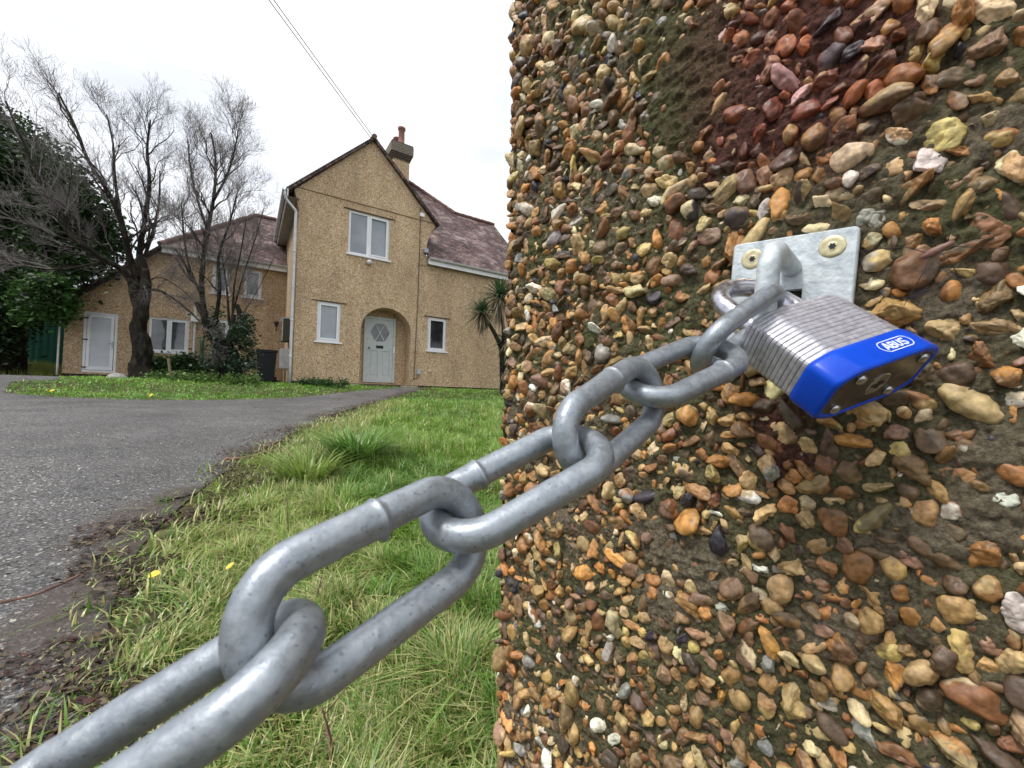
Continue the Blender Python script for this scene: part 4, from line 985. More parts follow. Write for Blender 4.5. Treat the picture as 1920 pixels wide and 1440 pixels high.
# chimney
cs0, cs1, cb0, cb1 = 4.74, 5.42, 3.95, 5.15
mb = HM(); mb.box(cs0, cs1, cb0, cb1, 8.6, 10.42); ch = mb.build('chimney', M['render'], rf)
M['capbrick2'] = tile_mat('chimney_brick', (.16, .15, .12), (.24, .20, .15), (.30, .28, .22))
mb = HM()
for i, (o_, z0_, z1_) in enumerate(((.03, 10.42, 10.50), (.06, 10.50, 10.58), (.09, 10.58, 10.66))):
    mb.box(cs0 - o_, cs1 + o_, cb0 - o_, cb1 + o_, z0_, z1_ - (.0 if i == 2 else 0))
mb.build('chimney_corbel', M['darkbrick'], rf)
mb = HM()
for rr_ in range(6):
    z0_ = 10.66 + rr_ * .075; o_ = .12 if rr_ < 5 else .10
    nb_ = 5
    for fc in range(2):
        L_ = (cs1 - cs0 + 2 * o_) if fc == 0 else (cb1 - cb0 + 2 * o_); k_ = int(L_ / .215); sh_ = (rr_ % 2) * .5
        for i in range(-1, k_ + 1):
            x0 = (i + sh_) * L_ / k_; x1 = x0 + L_ / k_ - .012; x0, x1 = max(0, x0), min(L_, x1)
            if x1 - x0 < .02: continue
            if fc == 0: mb.box(cs0 - o_ + x0, cs0 - o_ + x1, cb0 - o_ - .008, cb0 - o_ + .05, z0_ + .006, z0_ + .070)
            else: mb.box(cs0 - o_ - .008, cs0 - o_ + .05, cb0 - o_ + x0, cb0 - o_ + x1, z0_ + .006, z0_ + .070); mb.box(cs1 + o_ - .05, cs1 + o_ + .008, cb0 - o_ + x0, cb0 - o_ + x1, z0_ + .006, z0_ + .070)
mb.build('chimney_bricks', M['capbrick'], rf)
mb = HM(); mb.box(cs0 - .115, cs1 + .115, cb0 - .115, cb1 + .115, 10.66, 11.10); mb.build('chimney_cap', mat('dark_mortar_joint', (.07, .06, .05)), rf)
for (s_, b_, k_) in ((5.12, 4.18, 1.0), (5.06, 4.62, .72), (5.02, 5.0, .55)):
    mb = HM(); mb.lathe((s_, b_, 11.08), [(.15, 0), (.15, .06), (.135, .08), (.125, .72 * k_), (.16, .76 * k_), (.165, .84 * k_), (.13, .86 * k_), (.10, .87 * k_), (.09, .70 * k_)], 18); mb.build('chimney_pot', M['terracotta'], rf, True)

# bin, meter boxes beside the side wall
wb = empty('wheelie_bin', HP(.50, 2.6, .96), 'black wheeled rubbish bin standing against the left wing beside the white downpipe', 'wheelie bin')
mb = HM(); V = []
for z_, k_ in ((1.0, .82), (1.90, 1.0)):
    for x_, y_ in ((-.27, -.30), (.27, -.30), (.27, .30), (-.27, .30)): V.append((.50 + x_ * k_, 2.6 + y_ * k_, z_))
mb.add(V, [(0, 1, 5, 4), (1, 2, 6, 5), (2, 3, 7, 6), (3, 0, 4, 7), (3, 2, 1, 0), (4, 5, 6, 7)])
M['bin'] = mat('black_bin_plastic', (.010, .012, .018), (.018, .021, .03), scale=5, rough=.5)
mb.build('bin_body', M['bin'], wb)
mb = HM(); mb.box(.50 - .30, .50 + .30, 2.6 - .34, 2.6 + .32, 1.903, 1.95); mb.box(.50 - .27, .5 + .27, 2.6 - .28, 2.6 + .28, 1.95, 1.975); mb.build('bin_lid', M['bin'], wb)
mb = HM(); mb.tube([(.24, 2.95, 1.85), (.76, 2.95, 1.85)], .02, 8); mb.build('bin_handle', M['bin'], wb)
for x_ in (.22, .78):
    mb = HM(); mb.lathe((x_ - .03, 2.82, 1.04), [(.10, 0), (.10, .06), (.03, .065)], 16, (1, 0, 0)); mb.build('wheel', M['bin'], wb)
mbx = empty('meter_box', HP(.95, 1.2, 1.2), 'white meter cupboard fixed low on the side wall behind the downpipe', 'meter box')
mb = HM(); mb.box(.80, 1.04, .95, 1.40, 1.33, 1.92); mb.build('box_body', M['gutter'], mbx)
mb = HM(); mb.box(.79, .80, .97, 1.38, 1.35, 1.90); mb.box(.82, 1.02, .94, .95, 1.35, 1.9); mb.build('box_door', M['gutter'], mbx)
sb = empty('wall_cabinet', HP(.95, 1.5, 2.3), 'narrow white-framed glazed cabinet on the side wall above the meter cupboard', 'wall cabinet')
mb = HM(); mb.box(.84, 1.04, 1.3, 1.9, 2.2, 2.86); mb.build('cabinet_body', mat('dark_olive_panel', (.06, .065, .04)), sb)
mb = HM(); mb.box(.82, .85, 1.28, 1.3, 2.18, 2.88); mb.box(.82, 1.04, 1.28, 1.92, 2.86, 2.9); mb.build('cabinet_frame', M['gutter'], sb)
ln = empty('wall_lantern', HP(.78, 3.45, 2.95), 'small rusty lantern on a bracket on the left wing wall', 'wall lantern')
mb = HM(); mb.tube([(.78, 3.49, 2.75), (.78, 3.40, 2.78), (.78, 3.36, 2.9)], .015, 6); mb.build('bracket', M['darkbrick'], ln)
mb = HM(); mb.lathe((.78, 3.36, 2.88), [(.03, 0), (.07, .10), (.085, .13), (.05, .17), (.01, .2)], 10); mb.build('lantern_head', M['dark'], ln)

# overhead wires to the gable peak
for k_, (u0_, u1_) in enumerate(((508, 689), (517, 693))):
    a = HP(2.98 + .08 * k_, .15, 8.5 + .05 * k_)
    r1 = ray(u0_, 0); t = 6.0
    # line from the gable through a high point over the lawn and back over the viewer's left shoulder
    rA = (a - CP) / ((a - CP) @ Fw)
    P_ = CP + 25 * r1 - 28 * rA
    pts = [a + (P_ - a) * t_ - ZZ * .5 * 4 * t_ * (1 - t_) * .12 for t_ in np.linspace(0, 1, 40)]
    mb = MB(); mb.tube(pts, .010, 5); o = mb.build('overhead_wire', M['dark'])
    o.location = (0, 0, 0)
    tag(o, ['left of the two overhead wires running up from the gable peak', 'right of the two overhead wires running up from the gable peak'][k_], 'wire', 'overhead wires')

# green sheet fence beyond the evergreen
fp = [HP(-13, 9.5, 0), HP(-4.3, 9.5, 0)]
gf = empty('green_fence', HP(-8, 9.5, .95), 'dark green sheet fence standing behind the left end of the house', 'fence')
mb = HM(); V = []; n = 160
for i in range(n + 1):
    s_ = -13 + 8.6 * i / n; V += [(s_, 9.5 + .006 * math.sin(i * 1.9), .7), (s_, 9.5 + .006 * math.sin(i * 1.9), 3.1)]
mb.add(V, [(2 * i, 2 * i + 2, 2 * i + 3, 2 * i + 1) for i in range(n)])
mb.build('sheet_panel', mat('green_sheet', (.015, .125, .085), (.022, .155, .105), scale=3, rough=.5), gf)
mb = HM(); mb.box(-13, -4.4, 9.47, 9.53, 3.1, 3.16); mb.build('top_rail', M['greenpaint'], gf)

# ================================================================== GRASS, LITTER
M['grass'] = mat('grass_blades', attr=True, rough=.32, spec=.55, trans=.3)
M['leaf'] = mat('leaves', attr=True, rough=.5, spec=.4, trans=.25)
M['drygrass'] = M['leaf']
M['bark'] = mat('dark_bark', (.010, .008, .0065), (.026, .021, .017), (.055, .052, .034), scale=9, stretch=(1, 1, .35), rough=.95, spec=.2, bump=1.0, bscale=24, bdist=.035)
M['twig'] = mat('bare_twigs', (.11, .095, .09), (.19, .17, .165), scale=3, rough=.85)
def blades(x, y, z, hgt_, wid, lean, az, col, seg=3, curl=1.0):
    """curved tapering blades: vectorised; returns V,F,col"""
    n = len(x); t = np.linspace(0, 1, seg + 1)
    dx, dy = np.cos(az), np.sin(az); wx, wy = -dy, dx
    hor = lean[:, None] * hgt_[:, None] * (t ** (1 + curl))[None]; ver = hgt_[:, None] * (t - .35 * np.minimum(lean, 2.2)[:, None] * t ** 2.2 * curl)
    cxx = x[:, None] + dx[:, None] * hor; cyy = y[:, None] + dy[:, None] * hor; czz = z[:, None] + ver
    wdt = wid[:, None] * (1 - t ** 1.8)[None] * .5
    L = np.stack([cxx - wx[:, None] * wdt, cyy - wy[:, None] * wdt, czz], -1)[:, :-1]; Rr = np.stack([cxx + wx[:, None] * wdt, cyy + wy[:, None] * wdt, czz], -1)[:, :-1]
    tip = np.stack([cxx[:, -1], cyy[:, -1], czz[:, -1]], -1)[:, None]
    V = np.concatenate([L, Rr, tip], 1); m = V.shape[1]; F = []
    for i in range(seg - 1): F += [(i, seg + i, seg + i + 1), (i, seg + i + 1, i + 1)]
    F.append((seg - 1, 2 * seg - 1, 2 * seg)); F = np.array(F)
    Fa = (F[None] + (np.arange(n) * m)[:, None, None]).reshape(-1, 3)
    return V.reshape(-1, 3), Fa, np.repeat(col, m, 0)
g = np.random.default_rng(99)
N = 330000
ang = g.uniform(R(-64), R(12), N); r_ = np.exp(g.uniform(math.log(.42), math.log(17.5), N))
x = r_ * np.sin(ang); y = r_ * np.cos(ang)
N2 = 30000; N3 = 75000; a3 = g.uniform(R(12), R(100), N3); r3 = np.exp(g.uniform(math.log(.5), math.log(16), N3))
x = np.concatenate([x, g.uniform(-9, 9, N2), r3 * np.sin(a3)]); y = np.concatenate([y, g.uniform(-6, 13, N2), r3 * np.cos(a3)]); r_ = np.hypot(x, y)
s_ = x * EF[0] + y * EF[1]; b_ = x * NB[0] + y * NB[1] - Q0
in_house = ((s_ > .95) & (b_ > -.02)) | ((s_ > -4.4) & (b_ > 3.4))
rel = np.stack([x, y], -1) - A0[:2]; pa = rel @ dF[:2]; pn = rel @ nF[:2]
in_pil = (pa > 0) & (pa < PW) & (pn < 0) & (pn > -PD)
ok = ~in_house & ~in_pil & (np.hypot(x, y) > .3)
x, y, r_ = x[ok], y[ok], r_[ok]
ind = in_poly(x, y, drive_poly); dd, _, _ = seg_near(x, y, drive_poly)
sd_ = np.where(ind, -dd, dd)
right_edge = (y * NB[1] + x * NB[0] < 8.5)
dens = np.where(right_edge, sstep(sd_ + .44 * (n2(x, y, 3.0, 3, 61) - .5), .0, .42) * .93 + .07 * (sd_ > -.1), (sd_ > -.03 + .06 * n2(x, y, 6, 2, 62)).astype(float))
dens *= .35 + .65 * sstep(n2(x, y, 5, 3, 63), .22, .42)
k = g.uniform(0, 1, len(x)) < dens
x, y, r_, sd_ = x[k], y[k], r_[k], sd_[k]
q_ = y * NB[1] + x * NB[0]; n = len(x)
pn_ = n2(x, y, 2.1, 3, 64)
pc_ = n2(x, y, 9, 2, 68); hgt_ = (.034 + .065 * pn_ + .055 * sstep(pc_, .52, .72)) * g.uniform(.5, 1.35, n) * np.where(q_ > 8.5, .55, 1) * (.6 + .4 * np.clip(sd_ / .5, 0, 1)) * np.clip(.7 + r_ * .15, .7, 1.2)
wid = np.clip(.0012 * r_ ** .9 + .0032, .0040, .014) * g.uniform(.7, 1.4, n)
ca = np.array([.12, .245, .032]); cb = np.array([.28, .43, .07]); cc = np.array([.48, .47, .19]); cd = np.array([.08, .18, .035])
t1 = g.uniform(0, 1, (n, 1)); pn2 = n2(x, y, 1.3, 3, 66)[:, None]
col = ca * (1 - t1) + cb * t1; col = col * (1 - .5 * sstep(pn2, .45, .65)) + cd * .5 * sstep(pn2, .45, .65) + 0
yel = (g.uniform(0, 1, (n, 1)) < (.10 - .06 * (q_[:, None] > 8.5) + .42 * (sd_[:, None] < .65) * (q_[:, None] < 8.5) + .15 * sstep(pn_, .5, .7)[:, None]))
col = np.where(q_[:, None] > 8.5, col * np.array([1.05, 1.3, 1.0]), col); col = np.where(yel, cc * g.uniform(.6, 1.15, (n, 1)), col) * g.uniform(.8, 1.2, (n, 1))
V, F, Cc = blades(x, y, lawn_z(x, y) - .004, hgt_, wid, np.abs(g.normal(.8, .65, n)) + .9 * (g.uniform(0, 1, n) < .12), n2(x, y, 4.5, 2, 67) * 14 + g.normal(0, 1.1, n), col)
o = mesh('grass', V, F, M['grass'], None, False, Cc); o['kind'] = 'stuff'; o['label'] = 'short wet green lawn grass with yellowish blades'
print('grass', n)

# leaf litter and chips along the ragged driveway edge
def chips(n, sampler, size, colors, name, label, flat=.25, curlv=.3, lift=.004):
    x, y = sampler(n); n = len(x); sz = size[0] + (size[1] - size[0]) * g.uniform(0, 1, n) ** 2
    az = g.uniform(0, 6.283, n); asp_ = g.uniform(.3, .8, n)
    P = np.array([(-1, 0), (-.45, .8), (.35, .9), (1, 0), (.35, -.9), (-.45, -.8)]) * .5
    V = np.zeros((n, 7, 3)); c, s = np.cos(az)[:, None], np.sin(az)[:, None]
    lx_, ly_ = P[None, :, 0] * sz[:, None], P[None, :, 1] * (sz * asp_)[:, None]
    lx_ = lx_ * g.uniform(.75, 1.2, (n, 6)); ly_ = ly_ * g.uniform(.75, 1.2, (n, 6))
    V[:, :6, 0] = x[:, None] + c * lx_ - s * ly_; V[:, :6, 1] = y[:, None] + s * lx_ + c * ly_
    z0_ = np.maximum(ground(x, y) + .011, 0) + lift * g.uniform(.3, 1.6, n)
    tl = g.normal(0, flat, (n, 2))
    V[:, :6, 2] = z0_[:, None] + (V[:, :6, 0] - x[:, None]) * tl[:, :1] + (V[:, :6, 1] - y[:, None]) * tl[:, 1:] + sz[:, None] * curlv * g.uniform(-.2, .6, (n, 6))
    V[:, 6] = np.stack([x, y, z0_], -1); ground_clear = ground(V[..., 0], V[..., 1]) + .012; V[..., 2] = np.maximum(V[..., 2], ground_clear)
    F = np.array([(6, i, (i + 1) % 6) for i in range(6)]); Fa = (F[None] + (np.arange(n) * 7)[:, None, None]).reshape(-1, 3)
    ci = np.array(colors)[g.integers(0, len(colors), n)] * g.uniform(.6, 1.3, (n, 1))
    o = mesh(name, V.reshape(-1, 3), Fa, M['leaf'], None, False, np.repeat(ci, 7, 0)); o['kind'] = 'stuff'; o['label'] = label
def along_edge(lo, hi, pw_=1.5):
    def f(n):
        t = g.uniform(0, 1, n) ** pw_; L_ = len(EW) - 1; k_ = (1 - t) * L_; i = np.minimum(k_.astype(int), L_ - 1); fr_ = (k_ - i)[:, None]
        P = EW[i] * (1 - fr_) + EW[i + 1] * fr_; d_ = EW[i + 1] - EW[i]; d_ /= np.linalg.norm(d_, axis=1)[:, None]; nn = np.stack([-d_[:, 1], d_[:, 0]], -1)
        side = np.sign(((np.array([[.5, 3.0]]) - P) * nn).sum(1))[:, None]
        P = P + nn * side * (lo + (hi - lo) * g.beta(2.2, 2.6, n))[:, None]
        k2 = n2(P[:, 0], P[:, 1], 4, 3, 70) > g.uniform(.40, .56, n)
        return P[k2, 0], P[k2, 1]
    return f
chips(30000, along_edge(-.26, .56, 1.0), (.004, .028), [(.045, .026, .018), (.065, .036, .024), (.030, .021, .016), (.11, .07, .04), (.075, .030, .022), (.16, .12, .07)], 'leaf_litter', 'dark brown rotting leaf litter along the driveway edge', lift=.006)
chips(2600, along_edge(-.5, .4), (.003, .012), [(.20, .18, .13), (.30, .27, .2), (.12, .1, .08), (.42, .38, .26)], 'debris', 'pale chips and seed husks scattered on the driveway edge', flat=.1, curlv=.1, lift=.002)
def on_drive(n):
    a = g.uniform(R(-58), R(-8), n); r = np.exp(g.uniform(math.log(.7), math.log(8), n)); x, y = r * np.sin(a), r * np.cos(a); k_ = in_poly(x, y, drive_poly); return x[k_], y[k_]
chips(6500, on_drive, (.002, .007), [(.30, .28, .24), (.18, .17, .16), (.06, .05, .05), (.45, .42, .34), (.10, .06, .04)], 'gravel', 'loose pale grit on the grey driveway', flat=.15, curlv=.25, lift=.002)

def on_drive2(n):
    a = g.uniform(R(-58), R(-8), n); r = g.uniform(1.8, 9, n); x, y = r * np.sin(a), r * np.cos(a); k_ = in_poly(x, y, drive_poly); return x[k_], y[k_]
chips(5200, on_drive2, (.006, .020), [(.34, .32, .28), (.20, .19, .17), (.05, .045, .045), (.52, .49, .42), (.09, .06, .04)], 'gravel', 'coarser pale grit and husks over the far driveway', flat=.15, curlv=.25, lift=.002)

def twig_obj(name, px_pts, r, label, cat, m='bark', lift=.012, group=None, zoff=None):
    P = np.array([[*gpx(u, v), 0] for u, v in px_pts]); P[:, 2] = ground(P[:, 0], P[:, 1]) + lift
    if zoff is not None: P[:, 2] += zoff
    Pb = bez(P, 5); rr = np.linspace(r, r * .5, len(Pb)) * (1 + .15 * np.sin(np.arange(len(Pb)) * 2.3))
    mb = MB(); mb.tube(Pb, rr, 7); o = mb.build(name, M[m], None, True); tag(o, label, cat, group); return o
M['deadwood'] = mat('red_brown_dead_wood', (.10, .050, .035), (.19, .11, .08), scale=30, rough=.9, bump=.5, bscale=80, bdist=.003)
twig_obj('fallen_branch', [(420, 868), (450, 866), (485, 858), (512, 846)], .013, 'thick reddish dead branch lying at the driveway edge', 'branch', 'deadwood', .022)
twig_obj('fallen_branch', [(496, 846), (515, 838), (536, 828)], .011, 'pale split dead branch lying above the thick reddish one', 'branch', 'deadwood', .03)
twig_obj('fallen_twig', [(300, 946), (345, 937), (388, 926)], .006, 'thin dark twig with a white chip beside it at the driveway edge', 'twig', 'bark', .014)
twig_obj('fallen_twig', [(0, 1140), (70, 1122), (140, 1090), (165, 1070)], .005, 'long dark twig lying flat on the near driveway', 'twig', 'deadwood', .012)
twig_obj('fallen_twig', [(195, 1040), (212, 1038), (224, 1034)], .004, 'short dark twig on the driveway near its edge', 'twig', 'deadwood', .012)
for k_, (pts, lab) in enumerate((([(632, 1445, 0), (618, 1375, .02), (603, 1325, .05)], 'tallest reddish dead stem rising under the big upright chain link'),
                          ([(548, 1040, 0), (541, 1000, .05), (538, 935, .12)], 'thin reddish dead stem standing in the lawn above the second link'),
                          ([(590, 1160, 0), (594, 1120, .03), (604, 1080, .06)], 'short reddish dead stem in the gap of the upright link'))):
    b0_ = np.array([*gpx(*pts[0][:2]), 0]); b0_[2] = ground(*b0_[:2]) + .0; dep = (b0_ - CP) @ Fw
    P = [b0_] + [dpx(u, v, dep) for u, v, z_ in pts[1:]]
    mb = MB(); mb.tube(bez(P, 6), np.linspace(.0022, .0013, 2 * 6 + 1), 6)
    for q in range(5):
        i = P[0] + (P[-1] - P[0]) * (.3 + .14 * q); d_ = g.normal(size=3) * .012; mb.tube([i, i + d_, i + d_ * 1.6 + ZZ * .004], [.0013, .001, .0006], 5)
    tag(mb.build('dead_stem', M['deadwood'], None, True), lab, 'dead stem', 'reddish dead stems in the lawn')
M['yleaf'] = mat('yellow_leaf', (.80, .60, .02), (.74, .44, .01), scale=40, rough=.45, trans=.2)
for (u, v, sz, a_, lab) in ((288, 1104, .014, .2, 'bright yellow fallen leaf on the dark litter at the driveway edge'), (430, 1087, .011, 1.0, 'yellow-orange fallen leaf in the grass, right of the bright yellow one'),
                            (97, 738, .035, .3, 'small pale yellow leaf at the front of the far grass strip, left of the trees'), (283, 746, .035, 2.0, 'small yellow leaf at the front of the far grass strip below the trees')):
    P = gpx(u, v); zz_ = float(ground(*P)) + (.040 if v > 900 else .05); mb = MB(); pts = []
    for t in np.linspace(0, 2 * math.pi, 14, endpoint=False):
        rx, ry = sz * math.cos(t), sz * .62 * math.sin(t) * (1 - .25 * math.cos(t))
        pts.append((P[0] + rx * math.cos(a_) - ry * math.sin(a_), P[1] + rx * math.sin(a_) + ry * math.cos(a_), zz_ + sz * .12 * abs(math.sin(t)) + .75 * (rx * math.sin(a_) + ry * math.cos(a_))))
    pts.append((P[0], P[1], zz_)); mb.add(pts, [(14, i, (i + 1) % 14) for i in range(14)])
    a0_, a1_ = np.array(pts[7]), np.array(pts[7]) + np.array([-math.cos(a_), -math.sin(a_), 0]) * sz * .3; mb.tube([a0_, a1_], [sz * .05, sz * .03], 5)
    tag(mb.build('fallen_leaf', M['yleaf'], None, False), lab, 'fallen leaf', 'yellow fallen leaves')
# long tussock, two crowns
def tuft(u, v, n, h0, h1, w0, rad, col0, col1, name, label, cat, lean=(1.0, .4), obj_m='grass', grp=None, base_z=0):
    P = gpx(u, v); a = g.uniform(0, 6.283, n); rr = rad * np.sqrt(g.uniform(0, 1, n)); x, y = P[0] + rr * np.cos(a), P[1] + rr * np.sin(a)
    t = g.uniform(0, 1, (n, 1)); col = (np.array(col0) * (1 - t) + np.array(col1) * t) * g.uniform(.75, 1.2, (n, 1))
    V, F, Cc = blades(x, y, lawn_z(x, y) + base_z, g.uniform(h0, h1, n), g.uniform(.7, 1.2, n) * w0, np.abs(g.normal(lean[0], lean[1], n)), a + g.normal(0, .5, n), col, 6, .8)
    return tag(mesh(name, V, F, M[obj_m], None, False, Cc), label, cat, grp)
tuft(668, 872, 420, .16, .36, .016, .13, (.07, .17, .03), (.24, .38, .08), 'grass_tussock', 'dark green tussock of long arching grass in the lawn beside the driveway', 'tussock', (.95, .35))
tuft(575, 905, 260, .12, .26, .013, .12, (.17, .27, .05), (.30, .38, .09), 'grass_tussock', 'lower yellow-green tussock left of the dark arching one', 'tussock', (1.0, .4))
tuft(718, 1128, 60, .045, .075, .012, .022, (.10, .22, .02), (.17, .32, .04), 'broadleaf_weed', 'broad-bladed bright green weed rosette behind the upright chain link', 'weed', (.9, .3))
tuft(340, 1010, 40, .02, .04, .008, .03, (.06, .15, .02), (.10, .20, .04), 'broadleaf_weed', 'small flat weed in the litter at the driveway edge', 'weed', (1.3, .3))

# ================================================================== BARE TREES
class TW:
    def __init__(self): self.V = []; self.F = []; self.n = 0
    def tube(self, P, r, n):
        m = len(P); V = tube_v(P, r, n); idx = np.arange(m * n).reshape(m, n)
        F = np.stack([idx[:-1], np.roll(idx, -1, 1)[:-1], np.roll(idx, -1, 1)[1:], idx[1:]], -1).reshape(-1, 4) + self.n
        self.V.append(V); self.F.append(F); self.n += m * n
    def build(self, name, m, parent): return mesh(name, np.vstack(self.V), np.vstack(self.F), M[m], parent, True)
def perp(d, rg):
    a = rg.normal(size=3); a -= d * (a @ d); return a / np.linalg.norm(a)
def grow(tw, twf, P, d, L, r, lvl, rg, up=.18, wig=.30, kids=(9, 7, 5), spread=(.55, .6, .7), lean=None):
    n = 7 if lvl < 2 else 5; pts = [P]; step = L / n; dirs = [d]
    for i in range(n):
        d = d + perp(d, rg) * rg.uniform(0, wig) * 1.6 + ZZ * up * .5
        if lean is not None: d = d + lean * .12
        d /= np.linalg.norm(d); pts.append(pts[-1] + d * step); dirs.append(d)
    pts = np.array(pts); rr = np.linspace(r, max(r * .40, .0023), n + 1)
    (tw if r > .016 else twf).tube(pts, rr, 7 if r > .03 else (4 if r > .008 else 3))
    if lvl >= len(kids): return
    for k in range(kids[lvl]):
        t = rg.uniform(.22, 1.0) * n; i = min(int(t), n - 1); p = pts[i] + (pts[i + 1] - pts[i]) * (t - i); dd_ = dirs[i + 1]
        cdir = dd_ + perp(dd_, rg) * spread[lvl] * rg.uniform(.55, 1.25) + ZZ * .12; cdir /= np.linalg.norm(cdir)
        frac = 1 - .5 * t / n
        grow(tw, twf, p, cdir, L * rg.uniform(.42, .70) * frac + .13, rr[i] * rg.uniform(.42, .6), lvl + 1, rg, up, wig, kids, spread, lean)
def limb(tw, pts, r0, r1, n=10):
    P = bez(np.array(pts), 5); tw.tube(P, np.linspace(r0, r1, len(P)) * (1 + .05 * np.sin(np.arange(len(P)) * 1.7)), n); return P
def bare_tree(name, label, base_uv, depth, trunk, limbs, seed, bole):
    rg = np.random.default_rng(seed)
    base = dpx(*base_uv, depth); base[2] = ground(base[0], base[1]) - .05
    o = empty(name, base, label, 'tree', 'bare leafless trees in front of the left wing')
    tw, twf = TW(), TW()
    D = lambda u, v, dz=0: dpx(u, v, depth + dz)
    for pts, r0, r1 in trunk:
        P = np.array([D(*p) for p in pts]);
        if pts[0][1] > 690: P[0, 2] = base[2]
        limb(tw, P, r0, r1, 12)
    for q in range(len(tw.V)):
        v_ = tw.V[q]; m_ = v_.reshape(-1, 12, 3); c_ = m_.mean(1, keepdims=True); k_ = 1 + .42 * (fbm(m_ * np.array([7, 7, 2.2]), 3, 90)[..., None] - .45) + .10 * np.sin(np.arange(12) * 2.6)[None, :, None]
        tw.V[q] = (c_ + (m_ - c_) * k_).reshape(-1, 3)
    tw.build('trunk', 'bark', o) ; tw = TW()
    for pts, r0, r1, Lc, kn, up, ln in limbs:
        P = limb(tw, np.array([D(*p) for p in pts]), r0, r1, 8)
        m = len(P); lean_ = None if ln is None else np.array(ln, float)
        for k in range(int(kn * .85)):
            i = int(rg.uniform(.12, .98) * (m - 1)); d_ = P[min(i + 1, m - 1)] - P[max(i - 1, 0)]; d_ /= np.linalg.norm(d_)
            c_ = d_ + perp(d_, rg) * rg.uniform(.35, .8) + ZZ * .25
            if lean_ is not None: c_ = c_ + lean_ * .5
            c_ /= np.linalg.norm(c_); r_i = r0 + (r1 - r0) * i / m
            grow(tw, twf, P[i], c_, Lc * 1.12 * rg.uniform(.7, 1.15) * (1 - .35 * i / m), r_i * rg.uniform(.32, .5) + .004, 0, rg, up * .8, .34, (6, 5, 3), (.62, .7, .8), lean_)
    tw.build('branches', 'bark', o)
    twf.build('twigs', 'twig', o)
    return o
T1L = [([(262, 520, 0), (262, 470, .1), (270, 420, .1), (280, 345, .15), (276, 280, .2), (282, 225, .2)], .075, .018, 1.25, 15, .28, None),
       ([(258, 530, 0), (240, 470, -.2), (226, 410, -.4), (200, 355, -.5), (165, 300, -.6), (140, 235, -.7), (110, 175, -.8)], .075, .018, 1.45, 17, .22, (-.5, 0, .2)),
       ([(252, 535, 0), (228, 505, -.3), (198, 488, -.6), (168, 468, -.9), (130, 440, -1.1), (118, 400, -1.2)], .085, .03, 1.25, 12, .10, (-.7, 0, 0)),
       ([(200, 488, -.6), (150, 500, -.9), (100, 505, -1.2), (50, 500, -1.4), (0, 490, -1.6)], .035, .012, .95, 9, .03, (-.7, 0, -.05)),
       ([(168, 468, -.9), (120, 420, -1.0), (80, 350, -1.1), (45, 270, -1.2), (10, 190, -1.3)], .045, .014, 1.45, 13, .2, (-.4, 0, .3)),
       ([(226, 410, -.4), (215, 330, -.2), (212, 270, -.1), (200, 215, 0)], .04, .014, 1.15, 9, .25, None),
       ([(264, 500, 0), (285, 440, .3), (298, 380, .4), (300, 320, .4)], .045, .014, .8, 8, .25, None),
       ([(266, 545, 0), (300, 545, -.4), (345, 575, -.6), (380, 610, -.7), (400, 650, -.7)], .035, .018, .55, 6, .05, None),
       ([(262, 540, 0), (295, 520, -.5), (330, 535, -.6), (360, 560, -.7)], .02, .008, .6, 8, .0, (0, 0, -.3))]
T1 = bare_tree('bare_tree', 'larger bare tree with a gnarled dark trunk between the white side door and window', (262, 708), 10.3,
          [([(262, 712, 0), (264, 680, 0), (268, 650, 0), (258, 618, 0), (264, 585, 0), (256, 555, 0), (250, 532, 0)], .205, .12), ([(264, 590, 0), (272, 550, 0), (272, 520, 0), (264, 480, .05)], .13, .08),
           ([(256, 660, 0), (250, 632, -.05), (247, 618, -.08)], .07, .04), ([(245, 715, -.1), (252, 700, -.05), (262, 680, 0)], .10, .10), ([(285, 714, -.1), (276, 698, -.05), (266, 680, 0)], .08, .09), ([(250, 716, 0), (248, 690, 0), (249, 680, 0)], .09, .08)], T1L, 5, None)
T2L = [([(385, 600, 0), (378, 540, .1), (382, 480, .1), (392, 420, 0), (402, 360, 0), (404, 300, 0), (396, 250, 0)], .07, .018, 1.05, 19, .28, None),
       ([(392, 440, 0), (372, 380, .2), (358, 320, .3), (352, 260, .3)], .035, .012, .95, 12, .28, None),
       ([(398, 380, 0), (425, 330, -.2), (440, 280, -.2), (448, 240, -.2)], .035, .012, .95, 13, .28, None),
       ([(405, 600, 0), (412, 540, -.2), (410, 480, -.3), (430, 420, -.4), (445, 360, -.4)], .05, .014, .95, 13, .28, None),
       ([(436, 590, 0), (440, 530, -.2), (452, 470, -.3), (462, 410, -.3)], .028, .010, .8, 9, .3, None),
       ([(436, 590, 0), (455, 520, .2), (478, 450, .3), (495, 390, .3)], .022, .008, .7, 9, .3, None),
       ([(430, 610, 0), (425, 540, .2), (415, 470, .3)], .03, .012, .7, 6, .3, None),
       ([(380, 560, 0), (355, 500, -.2), (345, 440, -.3), (340, 380, -.3)], .035, .012, .85, 11, .28, None),
       ([(420, 640, 0), (455, 590, .2), (485, 540, .3), (515, 480, .3)], .012, .006, .6, 4, .3, None)]
